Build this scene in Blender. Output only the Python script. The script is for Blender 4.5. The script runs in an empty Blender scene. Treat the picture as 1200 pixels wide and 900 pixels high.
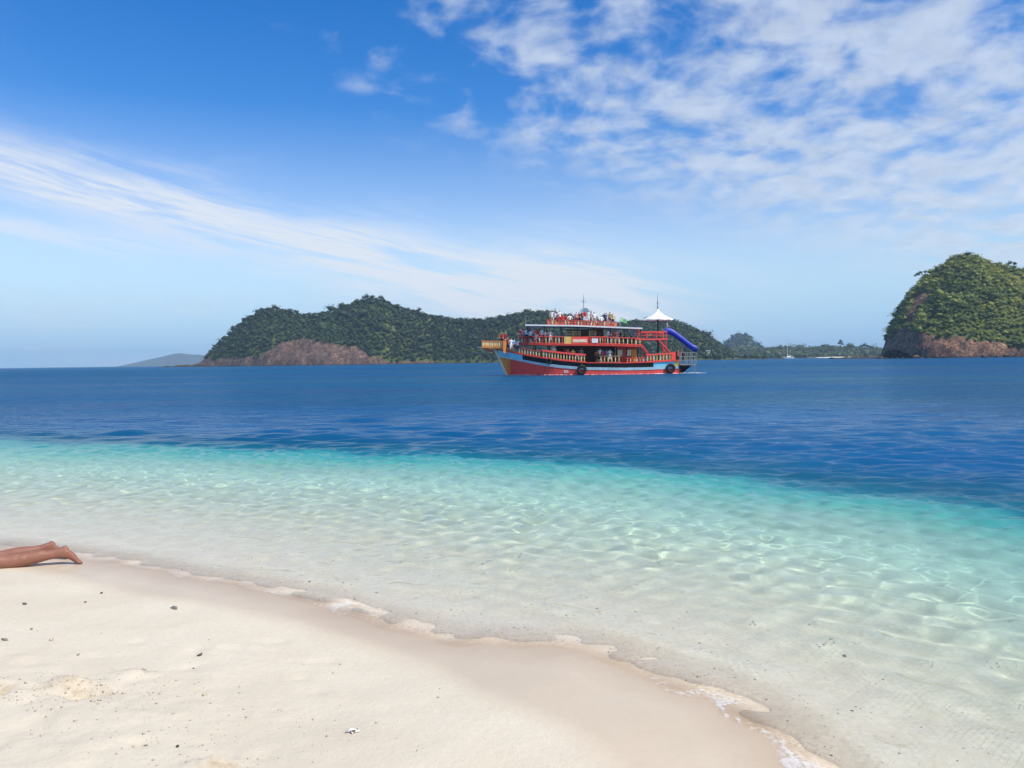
import bpy, bmesh, math, random
import numpy as np
from mathutils import Vector, Matrix, Euler
rad = math.radians
scene = bpy.context.scene
col = scene.collection

# ------------------------------------------------------------------ camera
EYE = 1.75
cam_data = bpy.data.cameras.new('camera')
cam = bpy.data.objects.new('camera', cam_data); col.objects.link(cam)
cam_data.sensor_width = 36.0
cam_data.lens = 36.0 * 937.0 / 1200.0
cam_data.clip_start = 0.05; cam_data.clip_end = 30000.0
_p, _r = math.atan(26.9 / 937.0), math.atan(0.0135)
_right = Vector((math.cos(_r), 0, -math.sin(_r)))
_fwd = Vector((0, math.cos(_p), -math.sin(_p)))
_up0 = Vector((0, math.sin(_p), math.cos(_p)))
_rt = Vector((1, 0, 0)) * math.cos(_r) - _up0 * math.sin(_r)
_up = Vector((1, 0, 0)) * math.sin(_r) + _up0 * math.cos(_r)
_m = Matrix((_rt, _up, -_fwd)).transposed().to_4x4()
_m.translation = (0, 0, EYE)
cam.matrix_world = _m
scene.camera = cam

# ------------------------------------------------------------------ sun and sky
SUN = Vector((0.48, -0.37, 0.80)).normalized()          # towards the sun: high, from the right
sun_data = bpy.data.lights.new('sun', 'SUN')
sun_data.energy = 4.5; sun_data.angle = rad(0.53); sun_data.color = (1.0, 0.955, 0.88)
sun = bpy.data.objects.new('sun', sun_data); col.objects.link(sun)
sun.rotation_euler = (-SUN).to_track_quat('-Z', 'Y').to_euler()
sun.location = (40, -10, 80)
sun_data.cycles.is_caustics_light = True                  # sunlight is focused by the wavelets onto the seabed

vs = scene.view_settings
vs.view_transform = 'Standard'; vs.look = 'None'; vs.gamma = 1.0; vs.use_curve_mapping = False
vs.exposure = 0.16
scene.cycles.use_denoising = True
scene.cycles.max_bounces = 6
scene.cycles.diffuse_bounces = 2
scene.cycles.glossy_bounces = 2
scene.cycles.transmission_bounces = 4
scene.cycles.transparent_max_bounces = 12
scene.cycles.volume_bounces = 0
scene.cycles.sample_clamp_indirect = 6.0


class NT:
    """tiny helper for writing node trees"""
    def __init__(s, tree):
        s.t = tree; tree.nodes.clear()
    def n(s, kind, _in=None, **kw):
        nd = s.t.nodes.new(kind)
        for k, v in kw.items(): setattr(nd, k, v)
        if _in:
            for k, v in _in.items(): s.set(nd.inputs[k], v)
        return nd
    def set(s, sock, v):
        if isinstance(v, bpy.types.NodeSocket): s.t.links.new(v, sock)
        elif isinstance(v, bpy.types.Node): s.t.links.new(v.outputs[0], sock)
        else:
            if sock.type == 'RGBA' and not isinstance(v, (int, float)) and len(v) == 3: v = (*v, 1)
            sock.default_value = v
    def m(s, op, a, b=None, c=None, clamp=False):
        nd = s.n('ShaderNodeMath', operation=op, use_clamp=clamp)
        for i, v in enumerate((a, b, c)):
            if v is not None: s.set(nd.inputs[i], v)
        return nd.outputs[0]
    def v(s, op, a, b=None, scale=None):
        nd = s.n('ShaderNodeVectorMath', operation=op)
        s.set(nd.inputs[0], a)
        if b is not None: s.set(nd.inputs[1], b)
        if scale is not None: s.set(nd.inputs['Scale'], scale)
        return nd.outputs['Value'] if op in ('LENGTH', 'DOT_PRODUCT', 'DISTANCE') else nd.outputs[0]
    def sstep(s, x, lo, hi, tolo=0.0, tohi=1.0):
        nd = s.n('ShaderNodeMapRange', interpolation_type='SMOOTHSTEP', clamp=True)
        for k, v in (('Value', x), ('From Min', lo), ('From Max', hi), ('To Min', tolo), ('To Max', tohi)): s.set(nd.inputs[k], v)
        return nd.outputs[0]
    def lin(s, x, lo, hi, tolo=0.0, tohi=1.0):
        nd = s.n('ShaderNodeMapRange', clamp=True)
        for k, v in (('Value', x), ('From Min', lo), ('From Max', hi), ('To Min', tolo), ('To Max', tohi)): s.set(nd.inputs[k], v)
        return nd.outputs[0]
    def mix(s, f, a, b, blend='MIX'):
        nd = s.n('ShaderNodeMix', data_type='RGBA', blend_type=blend, clamp_factor=True)
        s.set(nd.inputs[0], f); s.set(nd.inputs[6], a); s.set(nd.inputs[7], b)
        return nd.outputs[2]
    def noise(s, vec, scale, detail=4.0, rough=0.55, dist=0.0, lac=2.0, dims='3D'):
        nd = s.n('ShaderNodeTexNoise', noise_dimensions=dims)
        if vec is not None: s.set(nd.inputs['Vector'], vec)
        for k, v in (('Scale', scale), ('Detail', detail), ('Roughness', rough), ('Distortion', dist), ('Lacunarity', lac)): s.set(nd.inputs[k], v)
        return nd.outputs[0]
    def ramp(s, f, stops, interp='LINEAR'):
        nd = s.n('ShaderNodeValToRGB'); nd.color_ramp.interpolation = interp
        el = nd.color_ramp.elements
        while len(el) < len(stops): el.new(0.5)
        for e, (p, c) in zip(el, stops): e.position = p; e.color = (*c, 1) if len(c) == 3 else c
        s.set(nd.inputs[0], f); return nd.outputs[0]
    def sep(s, v):
        nd = s.n('ShaderNodeSeparateXYZ', _in={0: v}); return nd.outputs
    def comb(s, x, y, z):
        return s.n('ShaderNodeCombineXYZ', _in={0: x, 1: y, 2: z}).outputs[0]


world = bpy.data.worlds.new('World'); scene.world = world; world.use_nodes = True
w = NT(world.node_tree)
sky = w.n('ShaderNodeTexSky', sky_type='NISHITA', sun_disc=False, altitude=0.0, air_density=1.0, dust_density=0.25, ozone_density=2.2)
sky.sun_elevation = math.asin(SUN.z); sky.sun_rotation = math.atan2(SUN.x, SUN.y)
D = w.n('ShaderNodeTexCoord').outputs['Generated']
dx, dy, dz = w.sep(D)
az = w.m('ARCTAN2', dx, dy)
el = w.m('ARCSINE', dz)
hsv = w.n('ShaderNodeHueSaturation', _in={'Hue': 0.511, 'Saturation': w.lin(el, 0.0, 0.30, 0.7, 1.46), 'Value': 1.36, 'Color': sky})
clear = w.mix(w.sstep(el, 0.0, 0.19, 0.92, 0.0), hsv.outputs[0], (2.7, 5.1, 7.5, 1))      # clean maritime air low down
zc = w.m('MAXIMUM', dz, 0.02)
px = w.m('DIVIDE', dx, w.m('ADD', zc, 0.22)); py = w.m('DIVIDE', dy, w.m('ADD', zc, 0.22))
P = w.comb(px, py, 0.0)
warp = w.n('ShaderNodeTexNoise', _in={'Vector': P, 'Scale': 3.0, 'Detail': 2.0}).outputs[1]
Pw = w.v('ADD', P, w.v('SCALE', w.v('SUBTRACT', warp, (0.5, 0.5, 0.5)), scale=0.14))
# broken altocumulus field, thick towards the right
puff = w.noise(Pw, 4.8, 6.0, 0.54)
cells = w.noise(w.v('MULTIPLY', Pw, (1.0, 0.85, 1.0)), 12.0, 4.0, 0.5)
field = w.m('ADD', w.m('MULTIPLY', puff, 0.6), w.m('MULTIPLY', cells, 0.4))
right = w.sstep(az, -0.30, 0.34)
low = w.m('ADD', el, w.m('MULTIPLY', az, 0.32))
above = w.sstep(low, 0.195, 0.315)
thr = w.lin(right, 0.0, 1.0, 0.535, 0.365)
cov = w.m('MULTIPLY', w.sstep(w.m('SUBTRACT', field, thr), -0.02, 0.22), w.m('MULTIPLY', above, w.sstep(az, -0.36, -0.10)))
# fibrous cirrus band falling from the left towards the islands
S = w.comb(w.m('MULTIPLY', w.m('ADD', az, w.m('MULTIPLY', el, 0.6)), 2.6), w.m('MULTIPLY', w.m('ADD', el, w.m('MULTIPLY', az, 0.205)), 26.0), 0.0)
fib = w.noise(S, 2.1, 8.0, 0.66, 0.5)
line = w.m('ADD', el, w.m('MULTIPLY', az, 0.205))
lw = w.m('MULTIPLY', w.lin(az, -0.7, 0.1, 0.023, 0.042), w.lin(w.noise(w.comb(w.m('MULTIPLY', az, 4.0), w.m('MULTIPLY', el, 12.0), 7.0), 1.3, 4.0, 0.6), 0.3, 0.7, 0.6, 1.5))
g1 = w.m('EXPONENT', w.m('MULTIPLY', w.m('POWER', w.m('DIVIDE', w.m('SUBTRACT', line, 0.093), lw), 2.0), -1.0))
g1 = w.m('MULTIPLY', g1, w.m('MULTIPLY', w.sstep(az, -1.5, -0.75), w.sstep(az, 0.02, 0.30, 1.0, 0.0)))
g2 = w.m('EXPONENT', w.m('MULTIPLY', w.m('POWER', w.m('DIVIDE', w.m('SUBTRACT', w.m('ADD', el, w.m('MULTIPLY', az, 0.13)), 0.076), 0.011), 2.0), -1.0))
g2 = w.m('MULTIPLY', g2, w.sstep(az, -0.48, -0.36, 0.55, 0.0))
g3 = w.m('EXPONENT', w.m('MULTIPLY', w.m('ADD', w.m('POWER', w.m('DIVIDE', w.m('SUBTRACT', az, 0.06), 0.17), 2.0), w.m('POWER', w.m('DIVIDE', w.m('SUBTRACT', el, 0.085), 0.042), 2.0)), -1.0))      # low bank over the islands
cir = w.m('MULTIPLY', w.m('ADD', w.m('ADD', g1, g2), w.m('MULTIPLY', g3, 0.6)), w.sstep(fib, 0.32, 0.60, 0.10, 1.3), clamp=True)
# thin veils and a milky band low over the islands
veil = w.m('MULTIPLY', w.sstep(w.noise(w.v('MULTIPLY', Pw, (0.5, 0.28, 1.0)), 1.1, 5.0, 0.6), 0.48, 0.8), w.sstep(el, 0.03, 0.16, 0.24, 0.08))
lowband = w.m('MULTIPLY', w.sstep(el, 0.0, 0.14, 1.0, 0.0), w.sstep(w.noise(w.comb(w.m('MULTIPLY', az, 3.0), w.m('MULTIPLY', el, 16.0), 3.0), 1.4, 5.0, 0.6), 0.38, 0.72, 0.04, 0.55))
dens = w.m('MAXIMUM', w.m('MULTIPLY', cov, 0.78), w.m('MAXIMUM', veil, lowband))
ctex = w.lin(w.noise(Pw, 13.0, 5.0, 0.6), 0.3, 0.75, 0.84, 1.04)
ccol = w.mix(1.0, (5.9, 6.6, 7.7, 1), w.comb(ctex, ctex, ctex), 'MULTIPLY')
skyc = w.mix(w.m('MULTIPLY', cir, 0.88), w.mix(dens, clear, ccol), (6.7, 7.1, 7.7, 1))
bg = w.n('ShaderNodeBackground', _in={'Color': skyc, 'Strength': 0.108})
w.n('ShaderNodeOutputWorld', _in={'Surface': bg})

# ------------------------------------------------------------------ helpers
def tag(o, label=None, cat=None, group=None, kind=None):
    for k, v in (('label', label), ('category', cat), ('group', group), ('kind', kind)):
        if v: o[k] = v
    return o

def material(name):
    m = bpy.data.materials.new(name); m.use_nodes = True
    return m, NT(m.node_tree)

def mesh_from(name, verts, faces, mat=None, smooth=False):
    me = bpy.data.meshes.new(name)
    if isinstance(verts, np.ndarray):
        me.vertices.add(len(verts)); me.vertices.foreach_set('co', np.ascontiguousarray(verts, np.float32).ravel())
        k = faces.shape[1]
        me.loops.add(faces.size); me.loops.foreach_set('vertex_index', np.ascontiguousarray(faces, np.int32).ravel())
        me.polygons.add(len(faces)); me.polygons.foreach_set('loop_start', np.arange(0, faces.size, k, dtype=np.int32))
        me.update(calc_edges=True)
    else:
        me.from_pydata([tuple(v) for v in verts], [], faces); me.update()
    if smooth: me.polygons.foreach_set('use_smooth', [True] * len(me.polygons))
    if mat is not None: me.materials.append(mat)
    return me

def add(name, me, parent=None, loc=None, rot=None, scale=None):
    o = bpy.data.objects.new(name, me); col.objects.link(o)
    if parent is not None: o.parent = parent
    if loc is not None: o.location = loc
    if rot is not None: o.rotation_euler = rot
    if scale is not None: o.scale = scale
    return o

def set_attr(me, name, arr):
    a = me.attributes.new(name, 'FLOAT', 'POINT'); a.data.foreach_set('value', np.ascontiguousarray(arr, np.float32))

def grid_faces(nx, ny):
    i = np.arange((nx - 1) * (ny - 1)); r, c = i // (nx - 1), i % (nx - 1)
    a = r * nx + c
    return np.stack([a, a + 1, a + nx + 1, a + nx], 1)

def graded(fine0, fine1, step, far0, far1, growth):
    a = list(np.arange(fine0, fine1 + 1e-6, step))
    s = step; x = fine1
    while x < far1:
        s *= growth; x += s; a.append(x)
    a[-1] = far1
    s = step; x = fine0; b = []
    while x > far0:
        s *= growth; x -= s; b.append(x)
    if b: b[-1] = far0
    return np.array(b[::-1] + a)

rng = np.random.default_rng(7)
def vnoise(x, y, seed=0):
    """value noise, numpy"""
    xi, yi = np.floor(x).astype(np.int64), np.floor(y).astype(np.int64)
    fx, fy = x - xi, y - yi
    fx = fx * fx * (3 - 2 * fx); fy = fy * fy * (3 - 2 * fy)
    def h(a, b):
        n = (a * 374761393 + b * 668265263 + seed * 974634777) & 0xffffffff
        n = ((n ^ (n >> 13)) * 1274126177) & 0xffffffff
        return ((n ^ (n >> 16)) & 0xffff) / 65535.0
    return (h(xi, yi) * (1 - fx) + h(xi + 1, yi) * fx) * (1 - fy) + (h(xi, yi + 1) * (1 - fx) + h(xi + 1, yi + 1) * fx) * fy
def fbm(x, y, octv=4, seed=0, gain=0.5):
    s = 0; a = 1; t = 0
    for k in range(octv):
        s = s + a * (vnoise(x * 2 ** k, y * 2 ** k, seed + k) - 0.5); t += a; a *= gain
    return s / t * 2

def poly_dist(X, Y, pts):
    """signed distance to an open polyline (positive on its left side when walking along it)"""
    best = np.full(X.shape, 1e9); sign = np.ones(X.shape)
    for (x0, y0), (x1, y1) in zip(pts[:-1], pts[1:]):
        dx_, dy_ = x1 - x0, y1 - y0; L2 = dx_ * dx_ + dy_ * dy_
        t = np.clip(((X - x0) * dx_ + (Y - y0) * dy_) / L2, 0, 1)
        qx, qy = X - (x0 + t * dx_), Y - (y0 + t * dy_)
        d = np.hypot(qx, qy); cr = dx_ * qy - dy_ * qx
        upd = d < best
        best = np.where(upd, d, best); sign = np.where(upd, np.where(cr >= 0, 1.0, -1.0), sign)
    return best * sign

def chaikin(pts, n=3):
    for _ in range(n):
        q = [pts[0]]
        for a, b in zip(pts[:-1], pts[1:]):
            q += [(a[0] * .75 + b[0] * .25, a[1] * .75 + b[1] * .25), (a[0] * .25 + b[0] * .75, a[1] * .25 + b[1] * .75)]
        pts = q + [pts[-1]]
    return pts

# ------------------------------------------------------------------ beach, seabed, sea
# plan of the spit in metres: mean water line, upper edge of the wet sand, edge of the reef shelf
SHORE = chaikin([(-400, 120), (-40, 23), (-12, 10.2), (-6.17, 8.18), (-5.05, 7.81), (-3.62, 7.13), (-2.45, 6.46), (-1.38, 5.73), (-0.68, 5.07), (-0.02, 4.87), (0.49, 4.76), (0.9, 4.27), (1.1, 4.0), (1.19, 3.63), (1.2, 3.3), (1.25, 1.5), (2.0, -3), (6, -12), (60, -90), (300, -400)], 2)
WET = chaikin([(-400, 117), (-40, 21.5), (-9, 8.6), (-5.14, 7.22), (-4.45, 6.88), (-3.86, 6.62), (-3.36, 6.26), (-2.5, 5.87), (-1.53, 5.26), (-0.75, 4.75), (-0.02, 3.94), (0.27, 3.57), (0.42, 3.26), (0.6, 1.5), (1.2, -3.3), (5, -13), (58, -92), (296, -402)], 2)
SHELF = chaikin([(-400, 190), (-40, 34), (-12.26, 19.08), (-5.39, 16.72), (-0.02, 13.99), (2.58, 12.14), (3.46, 10.82), (4.3, 10.06), (5.02, 9.4), (5.37, 8.37), (6.5, 5), (9, -2), (16, -14), (70, -90), (310, -400)], 2)
SWASH = chaikin([(-12, 10.6), (-6.2, 8.5), (-3.95, 7.6), (-2.5, 6.75), (-1.21, 6.2), (-0.28, 6.07), (0.22, 5.7), (0.8, 5.0), (1.36, 4.4), (1.7, 3.4), (1.8, 1)], 2)

def fields(X, Y):
    wob = 0.10 * fbm(X * 0.9, Y * 0.9, 3, 11) + 0.05 * fbm(X * 3.1, Y * 3.1, 2, 15)
    s = poly_dist(X, Y, SHORE) + wob
    d = -poly_dist(X, Y, SHELF) + 0.55 * fbm(X * 0.25, Y * 0.25, 3, 21) + 0.35 * fbm(X * 0.8, Y * 0.8, 3, 23)     # positive on the shore side of the shelf edge
    u = s / np.maximum(s + np.maximum(d, 0.0), 1e-3)
    return s, d, np.clip(u, 0, 1)

def ground_z(X, Y):
    s, d, u = fields(X, Y)
    inland = np.maximum(-s, 0)
    z = 0.062 * inland / (1 + inland * 0.055)
    z = np.minimum(z, 1.1)
    shelf = -(0.028 * np.clip(s, 0, 3) + 0.46 * u ** 1.15 + 0.85 * np.clip((u - 0.45) / 0.55, 0, 1) ** 2)
    drop = np.clip(-d, 0, 200)
    deep = -(5.2 * (1 - np.exp(-drop / 3.4)))
    z = np.where(s > 0, shelf + deep, z)
    return z, s, d, u

XS = graded(-7.5, 5.5, 0.032, -7000, 7000, 1.10)
YS = graded(2.4, 10.0, 0.028, -300, 7000, 1.055)
X, Y = np.meshgrid(XS, YS)
X = X.ravel(); Y = Y.ravel()
Z, S_, D_, U_ = ground_z(X, Y)
dry = np.clip(poly_dist(X, Y, WET) * -1 + 0.08 * fbm(X * 1.5, Y * 1.5, 3, 31), -5, 5)    # positive = dry sand
dm = np.clip(dry / 0.5, 0, 1)
near = np.clip(1 - np.hypot(X, Y - 4) / 14, 0, 1)
Z = Z + near * dm * (0.010 * fbm(X * 1.3, Y * 1.3, 3, 41) + 0.005 * fbm(X * 6, Y * 6, 3, 45))
# trampled sand and the little dug heap on the left
tramp = np.exp(-(((X + 1.9) / 0.9) ** 2 + ((Y - 3.7) / 0.55) ** 2)) * dm
Z = Z + tramp * (0.016 * np.abs(fbm(X * 8, Y * 8, 3, 51)) + 0.016 * fbm(X * 3.5, Y * 3.5, 2, 55))
def bump_at(cx, cy, sx, sy, h, rot=0.0):
    c, s = math.cos(rot), math.sin(rot)
    a = (X - cx) * c + (Y - cy) * s; b = -(X - cx) * s + (Y - cy) * c
    return h * np.exp(-((a / sx) ** 2 + (b / sy) ** 2))
lump = 1 + 2.2 * fbm(X * 11, Y * 11, 3, 61)
Z = Z + (bump_at(-2.36, 4.10, 0.17, 0.055, 0.034) + bump_at(-2.05, 4.26, 0.09, 0.05, 0.020) - bump_at(-2.20, 4.00, 0.10, 0.045, 0.045) - bump_at(-2.60, 4.02, 0.14, 0.05, 0.030) + bump_at(-2.75, 4.12, 0.12, 0.05, 0.022)
         + bump_at(-1.25, 3.22, 0.10, 0.05, 0.030) - bump_at(-1.15, 3.15, 0.08, 0.04, 0.02)) * lump
for k in range(60):                                     # small dents and toe marks
    cx, cy = rng.uniform(-2.9, -0.9), rng.uniform(3.1, 4.9)
    r = rng.uniform(0.02, 0.06)
    Z = Z - bump_at(cx, cy, r * 1.6, r, rng.uniform(0.004, 0.013), rng.uniform(-.6, .6)) + bump_at(cx + r * 1.3, cy + r, r, r, rng.uniform(0.002, 0.008))
GX, GY, GZ = XS, YS, Z.reshape(len(YS), len(XS))
def gz(x, y):
    i = int(np.clip(np.searchsorted(GX, x) - 1, 0, len(GX) - 2)); j = int(np.clip(np.searchsorted(GY, y) - 1, 0, len(GY) - 2))
    a = (x - GX[i]) / (GX[i + 1] - GX[i]); b = (y - GY[j]) / (GY[j + 1] - GY[j])
    return float((GZ[j, i] * (1 - a) + GZ[j, i + 1] * a) * (1 - b) + (GZ[j + 1, i] * (1 - a) + GZ[j + 1, i + 1] * a) * b)

m_sand, t = material('coral_sand')
pos = t.n('ShaderNodeNewGeometry').outputs['Position']
wet = t.n('ShaderNodeAttribute', attribute_name='wet').outputs['Fac']
n1 = t.noise(pos, 1.3, 5, 0.55); n2 = t.noise(pos, 26.0, 4, 0.6); n3 = t.noise(pos, 420.0, 3, 0.7); n4 = t.noise(pos, 95.0, 2, 0.6)
c = t.mix(t.lin(n1, 0.3, 0.7), (0.575, 0.505, 0.385), (0.64, 0.575, 0.45))
c = t.mix(t.lin(n2, 0.35, 0.7, 0.0, 0.30), c, (0.54, 0.46, 0.355))
c = t.mix(t.lin(n3, 0.60, 0.74, 0.0, 0.65), c, (0.40, 0.31, 0.22))
c = t.mix(t.lin(n3, 0.25, 0.40, 0.55, 0.0), c, (0.76, 0.72, 0.64))
grav = t.n('ShaderNodeAttribute', attribute_name='gravel').outputs['Fac']
vor = t.n('ShaderNodeTexVoronoi', _in={'Vector': pos, 'Scale': 62.0}).outputs['Color']
gv = t.sep(vor)[0]
gc = t.ramp(gv, [(0.0, (0.33, 0.25, 0.175)), (0.2, (0.58, 0.47, 0.34)), (0.6, (0.72, 0.62, 0.48)), (1.0, (0.84, 0.78, 0.66))])
c = t.mix(t.m('MULTIPLY', grav, t.lin(t.noise(pos, 3.0, 3, 0.6), 0.35, 0.65, 0.12, 0.7)), c, gc)
sunk_light = t.n('ShaderNodeAttribute', attribute_name='sunk_light').outputs['Fac']
c = t.mix(sunk_light, c, t.mix(t.lin(n2, 0.35, 0.65), (0.88, 0.83, 0.70), (0.79, 0.73, 0.59)))          # sand below the tide lightened to make up for lost sunlight
wcol = t.mix(1.0, c, (0.91, 0.845, 0.79, 1), 'MULTIPLY')
c = t.mix(wet, c, wcol)
soak_shade = t.n('ShaderNodeAttribute', attribute_name='soak_shade').outputs['Fac']
c = t.mix(soak_shade, c, t.mix(1.0, c, (0.84, 0.79, 0.745, 1), 'MULTIPLY'))          # soaked sand, darkened further to blend into the dimmer lit seabed
damp = t.n('ShaderNodeAttribute', attribute_name='damp').outputs['Fac']
c = t.mix(t.m('MULTIPLY', damp, t.lin(n2, 0.3, 0.6, 0.2, 0.9)), c, (0.38, 0.29, 0.19))          # damp sand turned up from below
rough = t.lin(wet, 0.0, 1.0, 0.95, 0.42)
bh = t.m('ADD', t.m('MULTIPLY', n3, 0.25), t.m('ADD', t.m('MULTIPLY', n4, 0.5), t.m('MULTIPLY', n2, 1.0)))
bmp = t.n('ShaderNodeBump', _in={'Height': bh, 'Distance': 0.006, 'Strength': t.lin(wet, 0.0, 1.0, 0.75, 0.15)})
b = t.n('ShaderNodeBsdfPrincipled', _in={'Base Color': c, 'Roughness': rough, 'Normal': bmp, 'Specular IOR Level': t.lin(wet, 0, 1, 0.15, 0.4)})
t.n('ShaderNodeOutputMaterial', _in={'Surface': b})

beach = add('beach', mesh_from('beach', np.stack([X, Y, Z], 1), grid_faces(len(XS), len(YS)), m_sand, True))
set_attr(beach.data, 'wet', np.clip(1 - (dry + 0.10) / 0.22, 0, 1) * (1 - 0.85 * np.clip((S_ + 0.05) / 0.6, 0, 1)))
set_attr(beach.data, 'gravel', np.clip((S_ + 0.02) / 0.12, 0, 1) * np.clip((1.5 - S_) / 1.1, 0, 1))
set_attr(beach.data, 'soak_shade', np.clip(1 + (S_ + 0.02) / 0.34, 0, 1) * np.clip(1 - S_ / 0.10, 0, 1))
set_attr(beach.data, 'sunk_light', np.clip((S_ + 0.02) / 0.45, 0, 1) * 0.85)
damp_ = bump_at(-2.26, 4.06, 0.17, 0.045, 1.0) + 0.8 * bump_at(-2.02, 4.28, 0.08, 0.03, 1.0) + 0.7 * bump_at(-2.62, 4.06, 0.12, 0.03, 1.0) + bump_at(-1.2, 3.2, 0.07, 0.03, 1.0)
set_attr(beach.data, 'damp', np.clip(damp_ * (0.7 + 1.5 * fbm(X * 14, Y * 14, 3, 66)), 0, 1))
tag(beach, 'pale coral sand beach sloping under the clear water', kind='structure')

# the sea: real wavelets near the beach, finer chop as relief in the material
WX = graded(-10.5, 8.5, 0.045, -7000, 7000, 1.05)
WY = graded(2.2, 15.0, 0.040, -300, 7000, 1.026)
X, Y = np.meshgrid(WX, WY)
SPX = np.gradient(WX); SPY = np.gradient(WY)
SP = np.maximum(SPX[None, :] * 0.9, SPY[:, None]).ravel()
X = X.ravel(); Y = Y.ravel()
Zg, S_, D_, U_ = ground_z(X, Y)
depth = np.clip(-Zg, 0, 10)
near_fac = np.clip(depth / 0.26, 0.0, 1)
deepness = np.clip(-D_ / 3 + 0.3, 0, 1)
Zw = np.zeros_like(X)
wr = np.random.default_rng(3)
for k in range(70):
    lam = 0.25 * (7.0 / 0.25) ** (k / 69.0)
    ang = rad(-112) + wr.normal(0, 0.62 + 0.5 * math.exp(-lam))
    kx, ky = math.cos(ang) * 2 * math.pi / lam, math.sin(ang) * 2 * math.pi / lam
    amp_s = 0.0062 * lam ** 0.25 * math.exp(-(lam / 0.85) ** 2) * min(1.0, lam / 0.3)      # over the shelf
    amp_d = 0.0085 * lam ** 0.4 * math.exp(-(lam / 2.6) ** 2) * min(1.0, lam / 0.4)
    ph = wr.uniform(0, 6.283); ang2 = rad(-93) + wr.normal(0, 0.30)
    kx2, ky2 = math.cos(ang2) * 2 * math.pi / lam, math.sin(ang2) * 2 * math.pi / lam
    fade = np.clip(lam / (2.6 * SP) - 1, 0, 1)
    wob_ = 0.8 * fbm(X * 0.35 / lam, Y * 0.35 / lam, 2, 100 + k)
    arg2 = kx2 * X + ky2 * Y + ph * 1.7 + 1.5 * wob_
    arg = kx * X + ky * Y + ph + wob_
    prof = np.sin(arg) + 0.22 * np.cos(2 * arg)
    Zw += prof * fade * (amp_s * (0.22 + 0.78 * near_fac) * (1 - deepness)) + (np.sin(arg2) + 0.30 * np.cos(2 * arg2)) * fade * amp_d * deepness
# swash: the last wavelet runs up the sand along a scalloped line
q = poly_dist(X, Y, SWASH) + 0.10 * fbm(X * 0.9, Y * 0.9, 3, 77)
Zw += 0.020 * np.exp(-(q / 0.10) ** 2) * (q > -1) + 0.008 * np.exp(-((q - 0.75) / 0.22) ** 2)
Zw += 0.006 * np.exp(-((S_ - 0.06) / 0.12) ** 2)
front = np.clip(1.5 - np.hypot(X, Y - 4) / 40, 0, 1)
m_sea, t = material('sea_water')
pos = t.n('ShaderNodeNewGeometry').outputs['Position']
dep = t.n('ShaderNodeAttribute', attribute_name='depth').outputs['Fac']
foam = t.n('ShaderNodeAttribute', attribute_name='foam').outputs['Fac']
chop = t.n('ShaderNodeAttribute', attribute_name='chop').outputs['Fac']
sw = t.v('MULTIPLY', pos, (0.45, 1.0, 1.0))
h1 = t.noise(sw, 0.42, 3, 0.5); h2 = t.noise(sw, 1.5, 4, 0.55); h3 = t.noise(sw, 7.5, 3, 0.55); h4 = t.noise(sw, 0.06, 2, 0.5)
hh = t.m('ADD', t.m('ADD', t.m('MULTIPLY', h1, 1.25), t.m('MULTIPLY', h2, 0.62)), t.m('MULTIPLY', h3, 0.15))
bmp = t.n('ShaderNodeBump', _in={'Height': hh, 'Distance': 1.0, 'Strength': t.m('MULTIPLY', chop, t.lin(h4, 0.34, 0.66, 0.55, 1.35))})
far = t.sstep(t.v('LENGTH', pos), 20.0, 250.0)
# what the water gives back by itself, by depth
body = t.ramp(t.lin(dep, 0.0, 5.0), [(0.0, (0.66, 0.72, 0.60)), (0.07, (0.50, 0.74, 0.62)), (0.15, (0.20, 0.49, 0.42)), (0.22, (0.065, 0.34, 0.32)), (0.34, (0.012, 0.135, 0.19)), (0.55, (0.007, 0.080, 0.145)), (1.0, (0.005, 0.074, 0.192))])
drift = t.m('MULTIPLY', t.sstep(t.noise(t.v('MULTIPLY', pos, (0.35, 1.0, 1.0)), 0.022, 3, 0.55), 0.42, 0.62), t.lin(dep, 2.0, 4.0, 0.0, 0.45))
body = t.mix(drift, body, (0.008, 0.112, 0.165))
patch = t.lin(h4, 0.35, 0.65, 0.80, 1.22)
body = t.mix(1.0, body, t.comb(patch, patch, patch), 'MULTIPLY')
opac = t.ramp(t.lin(dep, 0.0, 3.0), [(0.0, (0, 0, 0)), (0.03, (0.06,) * 3), (0.12, (0.44,) * 3), (0.25, (0.66,) * 3), (0.5, (0.96,) * 3), (1.0, (1, 1, 1))])
tint = t.ramp(t.lin(dep, 0.0, 1.5), [(0.0, (1, 1, 1)), (0.10, (0.955, 0.99, 0.955)), (0.35, (0.62, 0.93, 0.86)), (1.0, (0.22, 0.75, 0.72))])
thru = t.n('ShaderNodeBsdfRefraction', _in={'Color': tint, 'IOR': 1.33, 'Roughness': 0.0})
dif = t.n('ShaderNodeBsdfDiffuse', _in={'Color': body, 'Normal': bmp})
base = t.n('ShaderNodeMixShader', _in={0: opac, 1: thru, 2: dif})
gl = t.n('ShaderNodeBsdfGlossy', _in={'Color': (1, 1, 1, 1), 'Roughness': t.lin(dep, 0.5, 3.0, 0.04, 0.16), 'Normal': bmp})
fr = t.n('ShaderNodeFresnel', _in={'IOR': 1.33, 'Normal': bmp})
sh = t.n('ShaderNodeMixShader', _in={0: t.m('MULTIPLY', fr, t.lin(far, 0.0, 1.0, 0.52, 0.27)), 1: base, 2: gl})
fo = t.n('ShaderNodeBsdfDiffuse', _in={'Color': (0.88, 0.88, 0.86, 1)})
fn = t.sstep(t.m('ADD', foam, t.m('MULTIPLY', t.m('SUBTRACT', t.noise(pos, 30.0, 4, 0.7), 0.5), 1.2)), 0.55, 0.95)
sh = t.n('ShaderNodeMixShader', _in={0: t.m('MULTIPLY', fn, 0.48), 1: sh, 2: fo})
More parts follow.
